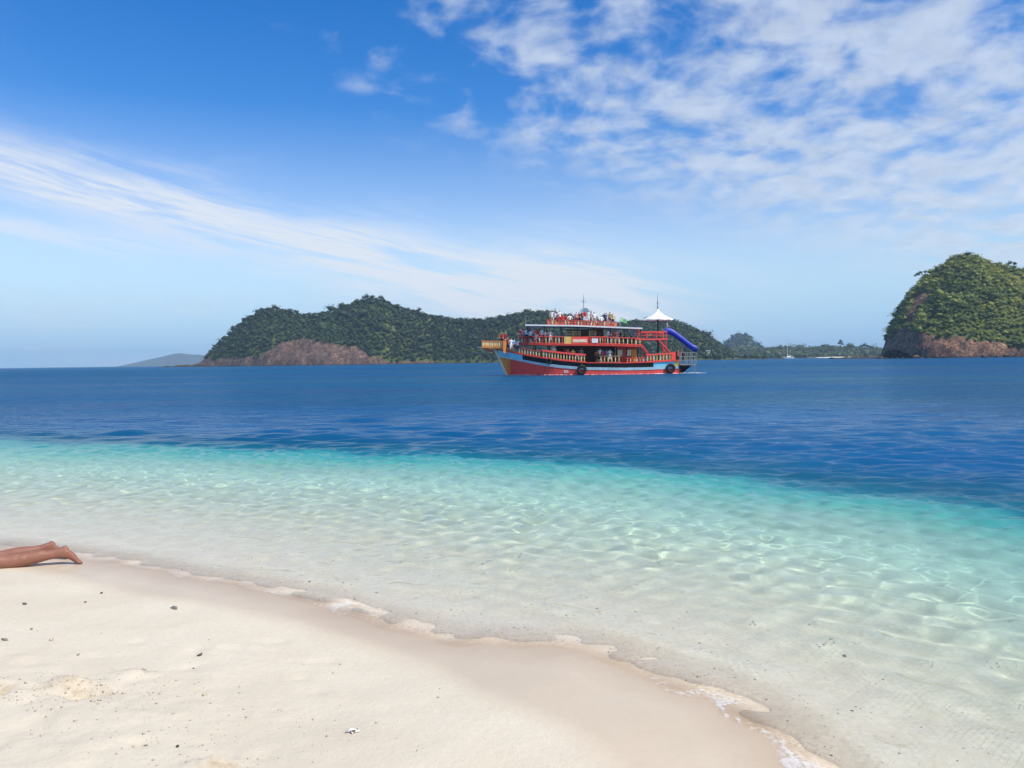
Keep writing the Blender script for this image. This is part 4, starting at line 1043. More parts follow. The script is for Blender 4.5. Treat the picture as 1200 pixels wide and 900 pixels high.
# ------------------------------------------------------------------ people
def skin_mesh(name, verts, edges, radii, root=0, sub=2, remesh=None):
    me = bpy.data.meshes.new(name); me.from_pydata([tuple(v) for v in verts], edges, []); me.update()
    o = bpy.data.objects.new('tmp', me); col.objects.link(o)
    sk = o.modifiers.new('skin', 'SKIN'); sk.use_smooth_shade = True
    me.skin_vertices[0].data.foreach_set('radius', [x for r_ in radii for x in (r_ if isinstance(r_, tuple) else (r_, r_))])
    for i, d_ in enumerate(me.skin_vertices[0].data): d_.use_root = (i == root)
    ss = o.modifiers.new('sub', 'SUBSURF'); ss.levels = ss.render_levels = sub
    if remesh:
        rm = o.modifiers.new('rm', 'REMESH'); rm.mode = 'VOXEL'; rm.voxel_size = remesh
        sm = o.modifiers.new('sm', 'SMOOTH'); sm.factor = 0.5; sm.iterations = 6
    dg = bpy.context.evaluated_depsgraph_get(); dg.update()
    out = bpy.data.meshes.new_from_object(o.evaluated_get(dg)); out.name = name
    bpy.data.objects.remove(o); bpy.data.meshes.remove(me)
    out.polygons.foreach_set('use_smooth', [True] * len(out.polygons))
    return out

def figure(name, pose):
    """a small standing, leaning, waving or seated figure, feet at z = 0, facing -y"""
    sit = pose == 'sit'; dz = -0.42 if sit else 0.0
    V = [(0, 0, 0.95 + dz), (0, 0.0, 1.18 + dz), (0, -0.01, 1.36 + dz), (0, -0.02, 1.47 + dz), (0, -0.03, 1.56 + dz), (0, -0.03, 1.68 + dz)]
    R_ = [(0.16, 0.11), (0.135, 0.10), (0.155, 0.10), 0.055, 0.085, 0.088]
    E_ = [(0, 1), (1, 2), (2, 3), (3, 4), (4, 5)]
    arms = {'stand': [((0.22, 0.0, 1.40), (0.27, 0.03, 1.14), (0.27, -0.06, 0.90), (0.27, -0.09, 0.80)), ((-0.22, 0, 1.40), (-0.27, 0.03, 1.14), (-0.26, -0.05, 0.90), (-0.26, -0.08, 0.80))],
            'lean': [((0.21, -0.02, 1.38), (0.27, -0.16, 1.14), (0.20, -0.40, 1.06), (0.17, -0.50, 1.05)), ((-0.21, -0.02, 1.38), (-0.27, -0.16, 1.14), (-0.20, -0.40, 1.06), (-0.17, -0.50, 1.05))],
            'wave': [((0.22, 0, 1.42), (0.40, -0.05, 1.58), (0.38, -0.08, 1.84), (0.37, -0.08, 1.95)), ((-0.22, 0, 1.40), (-0.27, 0.03, 1.14), (-0.24, -0.08, 0.92), (-0.24, -0.11, 0.82))],
            'sit': [((0.21, -0.02, 0.96), (0.27, -0.12, 0.74), (0.22, -0.34, 0.68), (0.20, -0.43, 0.67)), ((-0.21, -0.02, 0.96), (-0.27, -0.12, 0.74), (-0.22, -0.34, 0.68), (-0.20, -0.43, 0.67))]}[pose]
    for A in arms:
        i = len(V); V += list(A); R_ += [0.062, 0.046, 0.036, 0.040]; E_ += [(2, i), (i, i + 1), (i + 1, i + 2), (i + 2, i + 3)]
    for sx in (-1, 1):
        i = len(V)
        if sit: V += [(sx * 0.09, -0.02, 0.50), (sx * 0.11, -0.42, 0.50), (sx * 0.11, -0.44, 0.26), (sx * 0.11, -0.42, 0.06), (sx * 0.12, -0.58, 0.04)]
        else: V += [(sx * 0.09, 0, 0.84), (sx * 0.105, -0.02, 0.48), (sx * 0.11, 0.01, 0.28), (sx * 0.11, 0.02, 0.07), (sx * 0.13, -0.14, 0.04)]
        R_ += [0.095, 0.062, 0.056, 0.042, 0.035]; E_ += [(0, i), (i, i + 1), (i + 1, i + 2), (i + 2, i + 3), (i + 3, i + 4)]
    me = skin_mesh(name, V, E_, R_, 0, 1)
    for _ in range(4): me.materials.append(SKINM)
    mi = []
    for p in me.polygons:
        c_ = p.center; z = c_.z - dz
        if z > 1.66 or (z > 1.56 and c_.y > -0.03): k = 3
        elif z > 1.50: k = 0
        elif pose == 'sit':
            k = 1 if (c_.z > 0.62 and c_.y > -0.2 and abs(c_.x) < 0.31) else (2 if (c_.z > 0.40 and abs(c_.x) < 0.22 and c_.y > -0.38) else 0)
        else:
            arm = abs(c_.x) > 0.20
            if pose == 'lean' and c_.y < -0.24 and z > 0.9: k = 0
            elif arm: k = 1 if 1.22 < z < 1.50 and abs(c_.x) < 0.33 else 0
            else: k = 1 if z > 1.0 else (2 if z > 0.52 else 0)
        mi.append(k)
    me.polygons.foreach_set('material_index', mi)
    return me

def cloth(name, c_): return paint(name, c_, 0.85, 0.08, 6.0, 0.2)
SKINM = paint('tanned_skin', (0.40, 0.22, 0.14), 0.55, 0.08, 5.0, 0.35)
CL = {'white': cloth('white_cotton', (0.82, 0.82, 0.80)), 'red': cloth('red_cotton', (0.60, 0.04, 0.045)), 'maroon': cloth('maroon_cotton', (0.22, 0.03, 0.05)), 'black': cloth('black_cotton', (0.02, 0.02, 0.024)),
      'yellow': cloth('yellow_cotton', (0.76, 0.62, 0.16)), 'grey': cloth('grey_cotton', (0.36, 0.38, 0.42)), 'navy': cloth('navy_cotton', (0.03, 0.045, 0.12)), 'pink': cloth('pink_cotton', (0.72, 0.32, 0.34)),
      'orange': cloth('orange_nylon', (0.78, 0.22, 0.03)), 'blue': cloth('light_blue_cotton', (0.30, 0.48, 0.68)), 'khaki': cloth('khaki_cotton', (0.38, 0.31, 0.20))}
HAIR = {'dark': cloth('dark_hair', (0.018, 0.012, 0.010)), 'fair': cloth('fair_hair', (0.36, 0.24, 0.11))}
POSE = {k: figure('person_' + k, k) for k in ('stand', 'lean', 'wave', 'sit')}

def person(u, y, z, pose, top, bottom, hair, turn, label, group, scale=1.0):
    o = add('person', POSE[pose], loc=bp(u, y, z), rot=(0, 0, BYAW + rad(turn)), scale=(scale * 1.06,) * 3)
    for i, m_ in enumerate((SKINM, CL[top] if top else SKINM, CL[bottom], HAIR[hair])):
        o.material_slots[i].link = 'OBJECT'; o.material_slots[i].material = m_
    tag(o, label, 'person', group)
def fz(u): return sheer(u) - 0.06
TOPD, UPD, MAIN, BOWG = 'people on the top deck', 'people on the upper deck', 'people on the main deck', 'people at the bow'
U = lambda zx: (zx - 650) / 41.4
P_ = [
    # top deck
    (415, -2.3, 'wave', 'white', 'khaki', 'dark', 10, 'person in white waving an arm at the front end of the top deck', TOPD),
    (432, -2.2, 'stand', 'white', 'navy', 'fair', -15, 'fair haired person in white shirt and navy shorts on the top deck', TOPD),
    (455, -2.35, 'lean', 'white', 'red', 'dark', 20, 'person in white top and red shorts leaning on the top deck railing', TOPD),
    (472, -2.1, 'sit', 'red', 'black', 'dark', 30, 'person in red sitting on the top deck behind the front railing', TOPD),
    (488, -2.2, 'sit', 'red', 'khaki', 'fair', -30, 'fair haired person in red sitting on the top deck', TOPD),
    (538, -2.3, 'stand', 'pink', 'maroon', 'dark', 15, 'person in pink top and maroon shorts before the dish', TOPD),
    (552, -2.1, 'lean', 'maroon', 'black', 'dark', -20, 'person in maroon leaning on the top railing before the dish', TOPD),
    (566, -1.4, 'stand', 'black', 'navy', 'dark', 60, 'person in black standing beside the roof locker', TOPD),
    (598, -2.3, 'stand', 'white', 'white', 'dark', -5, 'person dressed all in white right beside the mast dish', TOPD),
    (612, -1.9, 'stand', 'grey', 'khaki', 'dark', 40, 'person in grey shirt between two people in white on the top deck', TOPD),
    (628, -2.3, 'wave', 'white', 'khaki', 'dark', -170, 'person in white with a raised arm seen from behind', TOPD),
    (678, -2.2, 'stand', 'navy', 'black', 'dark', 0, 'person in navy at the aft end of the top deck', TOPD),
    (688, -1.7, 'stand', 'grey', 'navy', 'dark', 170, 'person in grey with navy shorts standing behind the person in navy', TOPD),
    (706, -2.3, 'lean', 'khaki', 'maroon', 'fair', 15, 'fair haired person in khaki leaning on the aft top railing', TOPD),
    (721, -2.25, 'stand', 'yellow', 'black', 'dark', -10, 'person in a yellow shirt at the aft corner of the top deck', TOPD),
    # upper deck
    (254, -1.3, 'lean', 'red', 'khaki', 'dark', -40, 'person in red at the front corner of the upper deck', UPD),
    (268, -1.7, 'lean', 'pink', 'black', 'dark', -20, 'person in pink leaning on the front of the upper railing', UPD),
    (284, -2.0, 'stand', 'white', 'navy', 'dark', 0, 'dark haired person in white at the forward upper railing', UPD),
    (300, -2.2, 'lean', 'white', 'khaki', 'fair', 20, 'fair haired person in white leaning on the forward upper railing', UPD),
    (313, -1.6, 'stand', 'black', 'black', 'dark', 90, 'person in black under the front edge of the roof', UPD),
    (331, -2.35, 'stand', 'pink', 'white', 'dark', -25, 'person in pink top and white shorts under the roof', UPD),
    (348, -1.5, 'stand', 'navy', 'khaki', 'dark', 45, 'person in navy under the roof in the shade of the upper deck', UPD),
    (366, -2.5, 'lean', 'white', 'red', 'dark', 0, 'person in white top and red shorts under the roof', UPD),
    (381, -2.4, 'lean', 'white', 'black', 'dark', 15, 'person in white top and black shorts leaning out under the roof', UPD),
    (406, -2.5, 'stand', 'white', 'white', 'fair', -10, 'fair haired person all in white before the yellow panel', UPD),
    (742, -2.5, 'stand', 'pink', 'khaki', 'dark', 10, 'person in pink at the aft half of the upper deck', UPD),
    (758, -2.0, 'stand', 'black', 'navy', 'dark', 120, 'person in black between the aft benches of the upper deck', UPD),
    (776, -1.2, 'sit', 'navy', 'black', 'dark', 90, 'person in navy seated on an aft bench', UPD),
    (812, -1.0, 'sit', 'black', 'khaki', 'dark', 90, 'person in black seated on the aftmost bench', UPD),
    (832, -2.3, 'stand', 'grey', 'black', 'dark', 60, 'person in grey by the last post of the upper deck', UPD),
    # main deck
    (452, -2.2, 'sit', 'maroon', 'black', 'dark', 20, 'person in maroon sitting in the shade behind the red side railing', MAIN),
    (482, -2.5, 'lean', 'red', 'navy', 'dark', -30, 'person in red leaning on the red side railing', MAIN),
    (494, -2.2, 'stand', 'pink', 'black', 'dark', 40, 'person in pink standing behind the red side railing', MAIN),
    (550, -2.6, 'sit', 'white', 'khaki', 'fair', 0, 'fair haired person in white sitting at the end of the red side railing', MAIN),
    (560, -2.2, 'stand', 'grey', 'white', 'dark', 20, 'person in grey at the opening of the side railing', MAIN),
    (640, -2.5, 'stand', 'orange', 'black', 'dark', 15, 'person in an orange vest behind the short side railing', MAIN),
    (672, -2.5, 'stand', 'red', 'maroon', 'dark', -10, 'person in red top and maroon shorts before the deckhouse', MAIN),
    (704, -2.6, 'stand', 'white', 'white', 'dark', 5, 'person all in white before the deckhouse windows', MAIN),
    (1046, -1.5, 'stand', 'red', 'black', 'dark', 80, 'person in red standing on the swim platform under the slide', MAIN),
    (1072, -1.0, 'stand', 'maroon', 'navy', 'dark', 100, 'person in maroon on the outer swim platform', MAIN),
    # more of the crowd
    (424, -1.5, 'stand', 'navy', 'white', 'fair', 60, 'fair haired person in navy top and white shorts at the front of the top deck', TOPD),
    (444, -1.3, 'stand', 'pink', 'black', 'dark', -70, 'person in pink standing in the middle of the top deck front group', TOPD),
    (505, -2.2, 'sit', 'white', 'maroon', 'dark', 10, 'person in white with maroon shorts sitting low on the top deck', TOPD),
    (580, -2.3, 'lean', 'red', 'white', 'fair', 5, 'fair haired person in red leaning on the top railing below the dish', TOPD),
    (645, -2.2, 'sit', 'khaki', 'white', 'dark', -20, 'person in khaki sitting on the top deck behind the railing', TOPD),
    (662, -2.3, 'sit', 'white', 'grey', 'fair', 20, 'fair haired person in white sitting near the aft end of the top deck', TOPD),
    (262, -0.7, 'stand', 'white', 'black', 'dark', -60, 'person in white and black inside the front of the upper deck', UPD),
    (276, -1.0, 'wave', 'orange', 'navy', 'dark', -30, 'person in orange raising an arm at the front of the upper deck', UPD),
    (292, -1.1, 'stand', 'blue', 'khaki', 'fair', 30, 'fair haired person in light blue in the forward upper crowd', UPD),
    (307, -2.35, 'stand', 'white', 'maroon', 'dark', -15, 'person in white top and maroon shorts at the upper railing', UPD),
    (322, -1.9, 'stand', 'white', 'grey', 'dark', 25, 'person in white top and grey shorts under the roof front', UPD),
    (340, -2.4, 'lean', 'red', 'white', 'dark', 5, 'person in red top and white shorts leaning on the upper railing', UPD),
    (357, -2.1, 'stand', 'blue', 'white', 'dark', -35, 'person in light blue top and white shorts under the roof', UPD),
    (393, -2.2, 'stand', 'red', 'black', 'dark', 35, 'person in red and black beside the yellow panel', UPD),
    (700, -2.5, 'lean', 'white', 'navy', 'dark', 0, 'person in white leaning on the middle upper railing behind the boards', UPD),
    (722, -2.4, 'stand', 'red', 'grey', 'fair', 10, 'fair haired person in red behind the middle upper railing', UPD),
    (655, -2.4, 'lean', 'white', 'black', 'dark', 10, 'person in white and black leaning on the short side railing', MAIN),
    (688, -2.3, 'stand', 'blue', 'khaki', 'dark', -25, 'person in light blue between the two people before the deckhouse', MAIN),
    (425, -2.4, 'stand', 'white', 'navy', 'dark', -15, 'person in white top and navy shorts behind the front of the red side railing', MAIN),
    (520, -2.5, 'stand', 'yellow', 'navy', 'dark', 5, 'person in yellow behind the red side railing', MAIN),
]
for (zx, y, pose, top, bot, hr, turn, lab, grp) in P_:
    u = U(zx)
    if grp == TOPD: z = roofz(u)
    elif grp == UPD: z = updk(u) + 0.02
    elif zx > 1020: z = 1.15
    else: z = fz(u)
    person(u, y, z, pose, top, bot, hr, turn, lab, grp, 0.95 + 0.07 * math.sin(zx))
person(8.25, -1.2, 4.95, 'sit', 'grey', 'navy', 'dark', 90, 'person in grey seated at the top of the blue slide', 'people on the stern platform')
for (zx, y, zb, pose, top, bot, hr, turn, lab) in [
        (155, -0.7, 3.50, 'lean', 'red', 'black', 'dark', -20, 'person in red leaning by the orange bow post'),
        (170, -0.2, 3.50, 'stand', 'maroon', 'khaki', 'dark', 30, 'person in maroon standing on the bow platform'),
        (186, -1.2, 3.05, 'stand', 'red', 'navy', 'fair', -40, 'fair haired person in red just behind the bow post'),
        (204, -1.5, 2.80, 'stand', 'white', 'white', 'dark', 20, 'person all in white on the foredeck'),
        (219, -1.3, 2.75, 'stand', 'blue', 'black', 'dark', 60, 'person in light blue on the foredeck'),
        (238, -1.7, 2.60, 'wave', 'white', 'navy', 'dark', -10, 'person in white top and navy shorts raising an arm on the foredeck')]:
    u = U(zx); person(u, y, zb if zx < 180 else fz(u), pose, top, bot, hr, turn, lab, BOWG, 1.0)

# ------------------------------------------------------------------ sunbather on the sand
SB = []
def unp(px_, py_, z=0.10):
    r_, p = _r, _p; u = px_ - 600; v = 450 - py_
    u2 = u * math.cos(r_) + v * math.sin(r_); v2 = -u * math.sin(r_) + v * math.cos(r_)
    d_ = (u2, F * math.cos(p) + v2 * math.sin(p), -F * math.sin(p) + v2 * math.cos(p)); k = (z - EYE) / d_[2]
    return d_[0] * k, d_[1] * k
def sunbather():
    T = Vector(unp(101, 660, gz(*unp(101, 660, gz(*unp(101, 660, 0.05)))))); e = Vector((-0.915, -0.405)).normalized(); nrm_ = Vector((-e.y, e.x)) * -1.0     # e: towards the head, nrm_: away from the camera
    if nrm_.y < 0: nrm_ = -nrm_
    g = gz(T.x, T.y); SB.append((T.x, T.y, g))
    def P(a, s, z): q_ = T + e * a + nrm_ * s; return (q_.x, q_.y, g + z)
    V, R_, E_ = [], [], []
    def chain(pts, prev=None):
        for (a, s, z, r_) in pts:
            V.append(P(a, s, z)); R_.append(r_); i = len(V) - 1
            if prev is not None: E_.append((prev, i))
            prev = i
        return prev
    # torso, pelvis first
    pel = chain([(1.18, 0.11, 0.13, (0.155, 0.115))])
    up_ = chain([(1.32, 0.11, 0.12, (0.14, 0.10)), (1.50, 0.11, 0.12, (0.14, 0.10)), (1.66, 0.11, 0.13, (0.15, 0.10))], pel)
    nk = chain([(1.80, 0.11, 0.13, 0.055), (1.88, 0.11, 0.14, 0.085), (1.98, 0.12, 0.13, 0.085)], up_)
    for s_, o_ in ((-1, -0.06), (1, 0.28)):
        chain([(1.70, 0.11 + s_ * 0.19, 0.10, 0.055), (1.92, 0.11 + s_ * 0.30, 0.06, 0.042), (2.08, 0.11 + s_ * 0.14, 0.05, 0.034), (2.16, 0.11 + s_ * 0.08, 0.05, 0.036)], up_)
    def leg(s0, s1, da, toe_in):
        """s0 at the hip, s1 at the foot; da shifts the foot towards the head"""
        mid = lambda f: s0 + (s1 - s0) * f
        sh = chain([(0.96, mid(0.08), 0.115, 0.108), (0.80, mid(0.25), 0.100, 0.096), (0.66 + da * 0.6, mid(0.45), 0.080, 0.075), (0.58 + da * .8, mid(0.52), 0.072, 0.066),
                    (0.49 + da, mid(0.62), 0.084, 0.066), (0.41 + da, mid(0.70), 0.094, 0.064), (0.33 + da, mid(0.80), 0.102, 0.053), (0.255 + da, mid(0.89), 0.108, 0.041), (0.195 + da, mid(0.95), 0.112, 0.038)], pel)
        an = sh
        heel = chain([(0.140 + da, s1, 0.168, 0.032)], an)
        midf = chain([(0.128 + da, s1 + 0.004, 0.100, (0.038, 0.040))], an)
        ball = chain([(0.085 + da, s1 + 0.006, 0.048, (0.044, 0.030))], midf)
        for k, (so, ln) in enumerate(((-0.032, 0.044), (-0.014, 0.044), (0.002, 0.040), (0.016, 0.034), (0.030, 0.028))):
            so *= toe_in
            chain([(0.064 + da, s1 + so, 0.024, 0.0135 if k else 0.017), (0.064 - ln + da, s1 + so * 1.1, 0.012, 0.009 if k else 0.012)], ball)
    leg(0.03, 0.0, 0.0, 1)
    leg(0.20, 0.27, 0.13, -1)
    me = skin_mesh('sunbather', V, E_, R_, 0, 2, 0.0075)
    return me
m_skin, t = material('sunbather_skin')
pos = t.n('ShaderNodeNewGeometry').outputs['Position']
c = t.mix(t.noise(pos, 9.0, 4, 0.6), (0.225, 0.095, 0.062), (0.28, 0.122, 0.082))
c = t.mix(t.lin(t.noise(pos, 160.0, 2, 0.5), 0.55, 0.75, 0, 0.35), c, (0.34, 0.20, 0.14))
c = t.mix(t.m('MULTIPLY', t.lin(t.noise(pos, 14.0, 4, 0.7), 0.55, 0.72, 0.0, 0.28), t.lin(t.noise(pos, 300.0, 2, 0.5), 0.42, 0.55)), c, (0.58, 0.50, 0.38))          # grains of sand sticking to the skin
b = t.n('ShaderNodeBsdfPrincipled', _in={'Base Color': c, 'Roughness': 0.55, 'Specular IOR Level': 0.3, 'Subsurface Weight': 0.12, 'Subsurface Radius': (0.02, 0.008, 0.004), 'Normal': t.n('ShaderNodeBump', _in={'Height': t.noise(pos, 220.0, 3, 0.6), 'Distance': 0.001, 'Strength': 0.4})})
t.n('ShaderNodeOutputMaterial', _in={'Surface': b})
sb_me = sunbather()
for m_ in (m_skin, CL['navy'], HAIR['dark']): sb_me.materials.append(m_)
e_ = Vector((-0.915, -0.405)).normalized(); mi = []
for p in sb_me.polygons:
    a = (p.center.x - SB[0][0]) * e_.x + (p.center.y - SB[0][1]) * e_.y
    mi.append(1 if 1.0 < a < 1.27 else (2 if a > 1.87 and p.center.z > SB[0][2] + 0.13 else 0))
sb_me.polygons.foreach_set('material_index', mi)
sb = add('person', sb_me); tag(sb, 'tanned bare legged sunbather lying face down on the sand by the water', 'person')

# ------------------------------------------------------------------ bits on the sand
STONE = paint('dark_coral_stone', (0.10, 0.085, 0.07), 0.85, 0.2, 60.0, 0.2)
STONE2 = paint('grey_coral_stone', (0.26, 0.235, 0.20), 0.85, 0.2, 60.0, 0.2)
SHELL = paint('white_coral', (0.74, 0.71, 0.65), 0.7, 0.12, 50.0, 0.3)
def chip_mesh(seed, flat):
    rr = np.random.default_rng(seed); v = ICO_V.copy()
    for _ in range(6):
        nn = rr.normal(size=3); nn /= np.linalg.norm(nn); k = v @ nn - rr.uniform(0.35, 0.8); v = v - np.clip(k, 0, 9)[:, None] * nn
    v = v * (1 + 0.12 * rr.normal(size=(len(v), 1))) * np.array([1.2, 0.9, flat])
    return mesh_from('pebble', v, ICO_F, None, False)
chips = [chip_mesh(40 + k, 0.5 + 0.1 * (k % 3)) for k in range(5)]
for k, (pp, qq, size, mt, lab) in enumerate([
        (29, 707, 0.022, STONE, 'dark coral pebble on dry sand in front of the sunbather'),
        (119, 694, 0.016, STONE, 'small dark pebble at the edge of the wet sand near the feet'),
        (204, 712, 0.026, STONE2, 'grey elongated coral chip just above the wet sand edge'),
        (235, 767, 0.019, STONE, 'rounded dark pebble alone on smooth dry sand'),
        (169, 785, 0.015, STONE2, 'small grey pebble beyond the dug sand heap'),
        (6, 750, 0.024, STONE2, 'flat grey stone among the marks left of the dug heap'),
        (37, 737, 0.014, STONE2, 'small grey chip beside the flat grey stone'),
        (100, 705, 0.011, STONE, 'tiny dark pebble below the wet sand edge'),
        (92, 768, 0.012, STONE2, 'tiny grey chip behind the dug heap'),
        (227, 781, 0.008, STONE, 'tiny dark speck of stone beside the rounded pebble'),
        (117, 819, 0.011, STONE, 'dark pebble at the right end of the dug heap'),
        (208, 875, 0.012, STONE, 'dark chip among the crumbs of trampled sand'),
        (171, 873, 0.010, STONE2, 'grey chip beside the trampled crumbs'),
        (383, 862, 0.007, STONE2, 'tiny grey speck beside the white coral fragment')]):
    x, y = unp(pp, qq, 0.12); x, y = unp(pp, qq, gz(x, y))
    o = add('pebble', chips[k % 5].copy(), loc=(x, y, gz(x, y) + size * 0.2), rot=(0.2 * math.sin(k), 0.2, k * 1.3), scale=(0.85 * size * (1.6 if 'elong' in lab else 1.1), 0.85 * size, 0.85 * size))
    o.data.materials.append(mt); tag(o, lab, 'pebble', 'pebbles on the dry sand')
x, y = unp(413, 858, 0.1); x, y = unp(413, 858, gz(x, y))
frag = add('coral_fragment', None, loc=(x, y, gz(x, y))); tag(frag, 'white coral fragment with dark pits on the smooth sand', 'coral')
h = MB(); h.tube([(-0.030, 0, 0.006), (-0.008, 0.006, 0.010), (0.014, 0, 0.009), (0.030, 0.008, 0.005)], [0.006, 0.010, 0.009, 0.004], 7); h.tube([(-0.004, 0, 0.008), (0.004, -0.018, 0.007)], [0.007, 0.004], 6); h.tube([(0.006, 0.002, 0.008), (0.012, 0.020, 0.006)], [0.006, 0.004], 6)
h.build('branch', SHELL, frag, True)
for (a, b_) in ((0.012, -0.008), (0.020, 0.004), (0.004, -0.012)):
    h = MB(); h.lathe([(0.0, 0.0035), (0.004, 0.002), (0.0045, -0.002), (0.0, -0.003)], (a, b_, 0.014), 7); h.build('pit', STONE, frag, True)
# crumbs and shell grit nobody could count
rr = np.random.default_rng(9); V, Fc = [], []
OCT = np.array([(1, 0, 0), (-1, 0, 0), (0, 1, 0), (0, -1, 0), (0, 0, 1), (0, 0, -1)], float)
OF = np.array([(0, 2, 4), (2, 1, 4), (1, 3, 4), (3, 0, 4), (2, 0, 5), (1, 2, 5), (3, 1, 5), (0, 3, 5)])
def grit(name, spots, sizes, mat, label):
    V = []; Fc = []
    for k, ((x, y), s_) in enumerate(zip(spots, sizes)):
        V.append(OCT * s_ * rr.uniform(0.5, 1.3, (6, 1)) * np.array([1, 1, 0.7]) + np.array([x, y, gz(x, y) + s_ * 0.25])); Fc.append(OF + 6 * k)
    o = add(name, mesh_from(name, np.concatenate(V), np.concatenate(Fc), mat)); tag(o, label, name.replace('_', ' '), kind='stuff')
SANDLUMP = paint('sand_lump', (0.52, 0.44, 0.33), 0.95, 0.12, 40.0, 0.1)
sp = [(-2.25 + 0.30 * rr.normal(), 4.02 + 0.12 * rr.normal()) for _ in range(700)] + [(-1.6 + 0.45 * rr.normal(), 3.5 + 0.25 * rr.normal()) for _ in range(420)] + [(rr.uniform(-3.4, 0.2), rr.uniform(3.0, 5.2)) for _ in range(260)]
sp = [q_ for q_ in sp if poly_dist(np.array([q_[0]]), np.array([q_[1]]), WET)[0] < -0.15]
grit('sand_crumbs', sp, rr.gamma(1.2, 0.0018, len(sp)) + 0.001, SANDLUMP, 'loose crumbs of sand round the dug heap and trampled spot')
sp = [(rr.uniform(-6.5, 2.5), rr.uniform(3.0, 8.5)) for _ in range(16000)]
sv = poly_dist(np.array([q_[0] for q_ in sp]), np.array([q_[1] for q_ in sp]), SHORE)
sp = [q_ for q_, d_ in zip(sp, sv) if 0.05 < d_ < 1.25 and rr.uniform() < 1.1 - d_ * 0.7]
grit('shell_grit', sp, rr.gamma(1.3, 0.0015, len(sp)) + 0.0012, SANDLUMP, 'shell and coral grit under the edge of the water')

# ------------------------------------------------------------------ anchored sailing boat, hut, boat wake
YS_ = 1000.0
sb_root = add('sailing_boat', None, loc=(wx(924, YS_), YS_, 0), rot=(0, 0, rad(8)), scale=(1.15, 1.15, 1.25)); tag(sb_root, 'white sailing boat at anchor with bare mast off the far shore', 'sailing boat')
secs = [(-6.4, 0.05, 2.1), (-5.0, 0.9, 1.95), (-2.5, 1.7, 1.8), (0.5, 2.0, 1.7), (3.5, 1.85, 1.7), (6.0, 1.4, 1.75)]
V = []
for u, b_, z in secs: V += [(u, -b_, z), (u * 0.96, -b_ * 0.75, 0.3), (u * 0.93, 0, -0.6), (u * 0.96, b_ * 0.75, 0.3), (u, b_, z)]
Fc = [(5 * i + j, 5 * i + j + 1, 5 * i + j + 6, 5 * i + j + 5) for i in range(5) for j in range(4)] + [(25, 26, 27, 28, 29)] + [(5 * i, 5 * i + 5, 5 * i + 9, 5 * i + 4) for i in range(5)]
h = MB(); h._add(V, Fc); h.build('hull', WHITE, sb_root)
h = MB(); h._add([(-2.2, -0.9, 1.7), (2.6, -1.1, 1.7), (2.6, 1.1, 1.7), (-2.2, 0.9, 1.7), (-1.2, -0.7, 2.5), (2.4, -0.9, 2.55), (2.4, 0.9, 2.55), (-1.2, 0.7, 2.5)], [(0, 1, 5, 4), (1, 2, 6, 5), (2, 3, 7, 6), (3, 0, 4, 7), (4, 5, 6, 7)]); h.build('cabin', WHITE, sb_root)
h = MB(); h.tube([(-0.8, 0, 1.0), (-0.8, 0, 17.5)], 0.24); h.tube([(-0.8, -1.0, 10), (-0.8, 1.0, 10)], 0.06); h.build('mast', CREAM, sb_root)
h = MB(); h.tube([(-0.8, 0, 3.5), (4.6, 0, 3.4)], 0.15); h.build('boom', CREAM, sb_root)
h = MB(); h.tube([(-6.3, 0, 1.4), (-0.8, 0, 17.3)], 0.035); h.build('forestay', GREY, sb_root)
hut_p = stand(PL, 831, YL - 60)
hut = add('beach_hut', None, loc=(wx(830, 890), 890.0, 7.2)); tag(hut, 'small white hut among the trees at the end of the headland', 'hut')
h = MB(); h.box((0, 0, 0), (4.0, 3.5, 5.0)); h.build('wall', WHITE, hut)
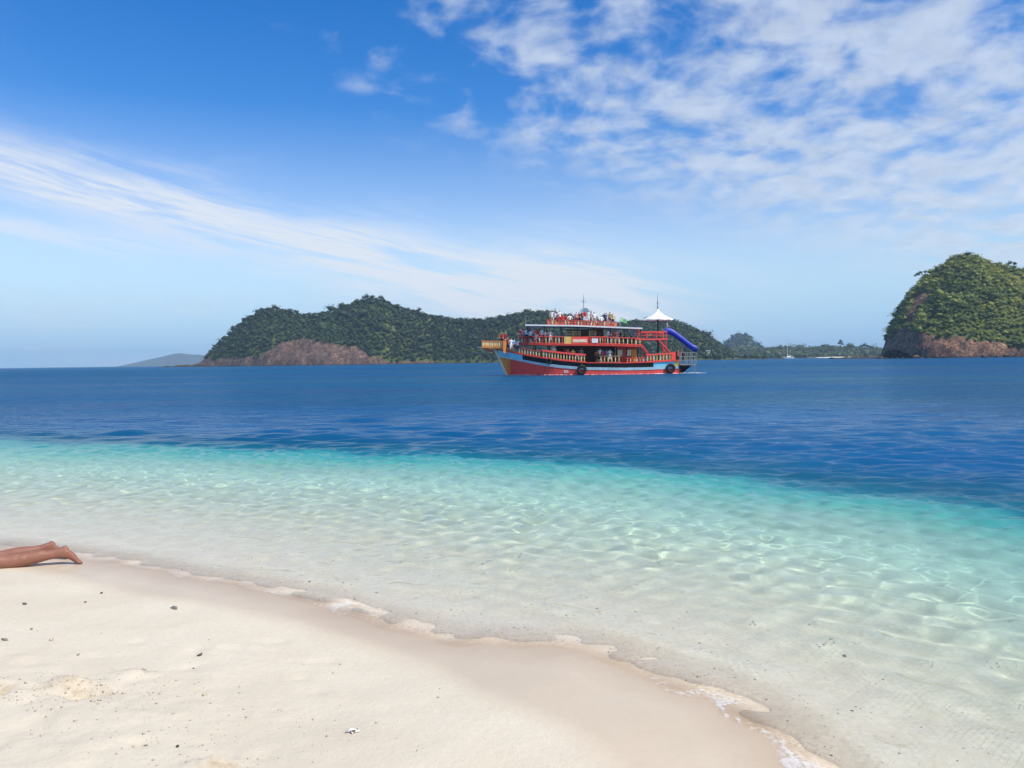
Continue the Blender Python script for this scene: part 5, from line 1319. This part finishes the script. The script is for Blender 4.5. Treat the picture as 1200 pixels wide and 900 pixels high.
h = MB(); h._add([(-2.5, -2.2, 2.5), (2.5, -2.2, 2.5), (2.5, 2.2, 2.5), (-2.5, 2.2, 2.5), (-2.5, 0, 3.6), (2.5, 0, 3.6)], [(0, 1, 5, 4), (2, 3, 4, 5), (0, 4, 3), (1, 2, 5)]); h.build('roof', GREY, hut)
FOAM = paint('sea_foam', (0.82, 0.84, 0.84), 0.9, 0.04, 8.0, 0.2)
def ribbon(pts, seed, gap=0.35, wid=0.10):
    rr_ = np.random.default_rng(seed); V, Fc = [], []
    for (a, b_) in zip(pts[:-1], pts[1:]):
        if rr_.uniform() < gap: continue
        a, b_ = Vector(a), Vector(b_); n_ = Vector((-(b_ - a).y, (b_ - a).x, 0)).normalized()
        w0, w1 = rr_.uniform(0.02, wid), rr_.uniform(0.02, wid); o_ = len(V); hh_ = rr_.uniform(0.02, 0.09)
        V += [a - n_ * w0, b_ - n_ * w1, b_ + n_ * w1, a + n_ * w0, a.lerp(b_, 0.5) + Vector((0, 0, hh_))]
        Fc += [(o_, o_ + 1, o_ + 4), (o_ + 1, o_ + 2, o_ + 4), (o_ + 2, o_ + 3, o_ + 4), (o_ + 3, o_, o_ + 4)]
    return V, Fc
parts = []
parts.append(ribbon([bp(u, -half(u, 0.05) - 0.10 * (1 if u > -11 else 0.3), 0.03) for u in np.linspace(-11.6, 9.5, 220)], 1, 0.40, 0.045))
parts.append(ribbon([bp(u, -half(u, 0.05) - 0.22, 0.03) for u in np.linspace(-11.6, -8.5, 40)], 2, 0.2, 0.10))
parts.append(ribbon([bp(u, -half(u, 0.05) - 0.20, 0.03) for u in np.linspace(6.6, 9.5, 40)], 3, 0.2, 0.10))
parts.append(ribbon([bp(u, -1.6 - 0.05 * (u - 9.6), 0.04) for u in np.linspace(9.6, 12.8, 40)], 4, 0.15, 0.06))
parts.append(ribbon([bp(u, 0.8 + 0.05 * (u - 9.6), 0.04) for u in np.linspace(9.6, 12.5, 36)], 5, 0.25, 0.05))
V, Fc = merge(parts)
tag(add('wake_foam', mesh_from('wake_foam', V, Fc, FOAM)), 'broken white foam along the hull and wake of the excursion boat', 'foam', kind='stuff')
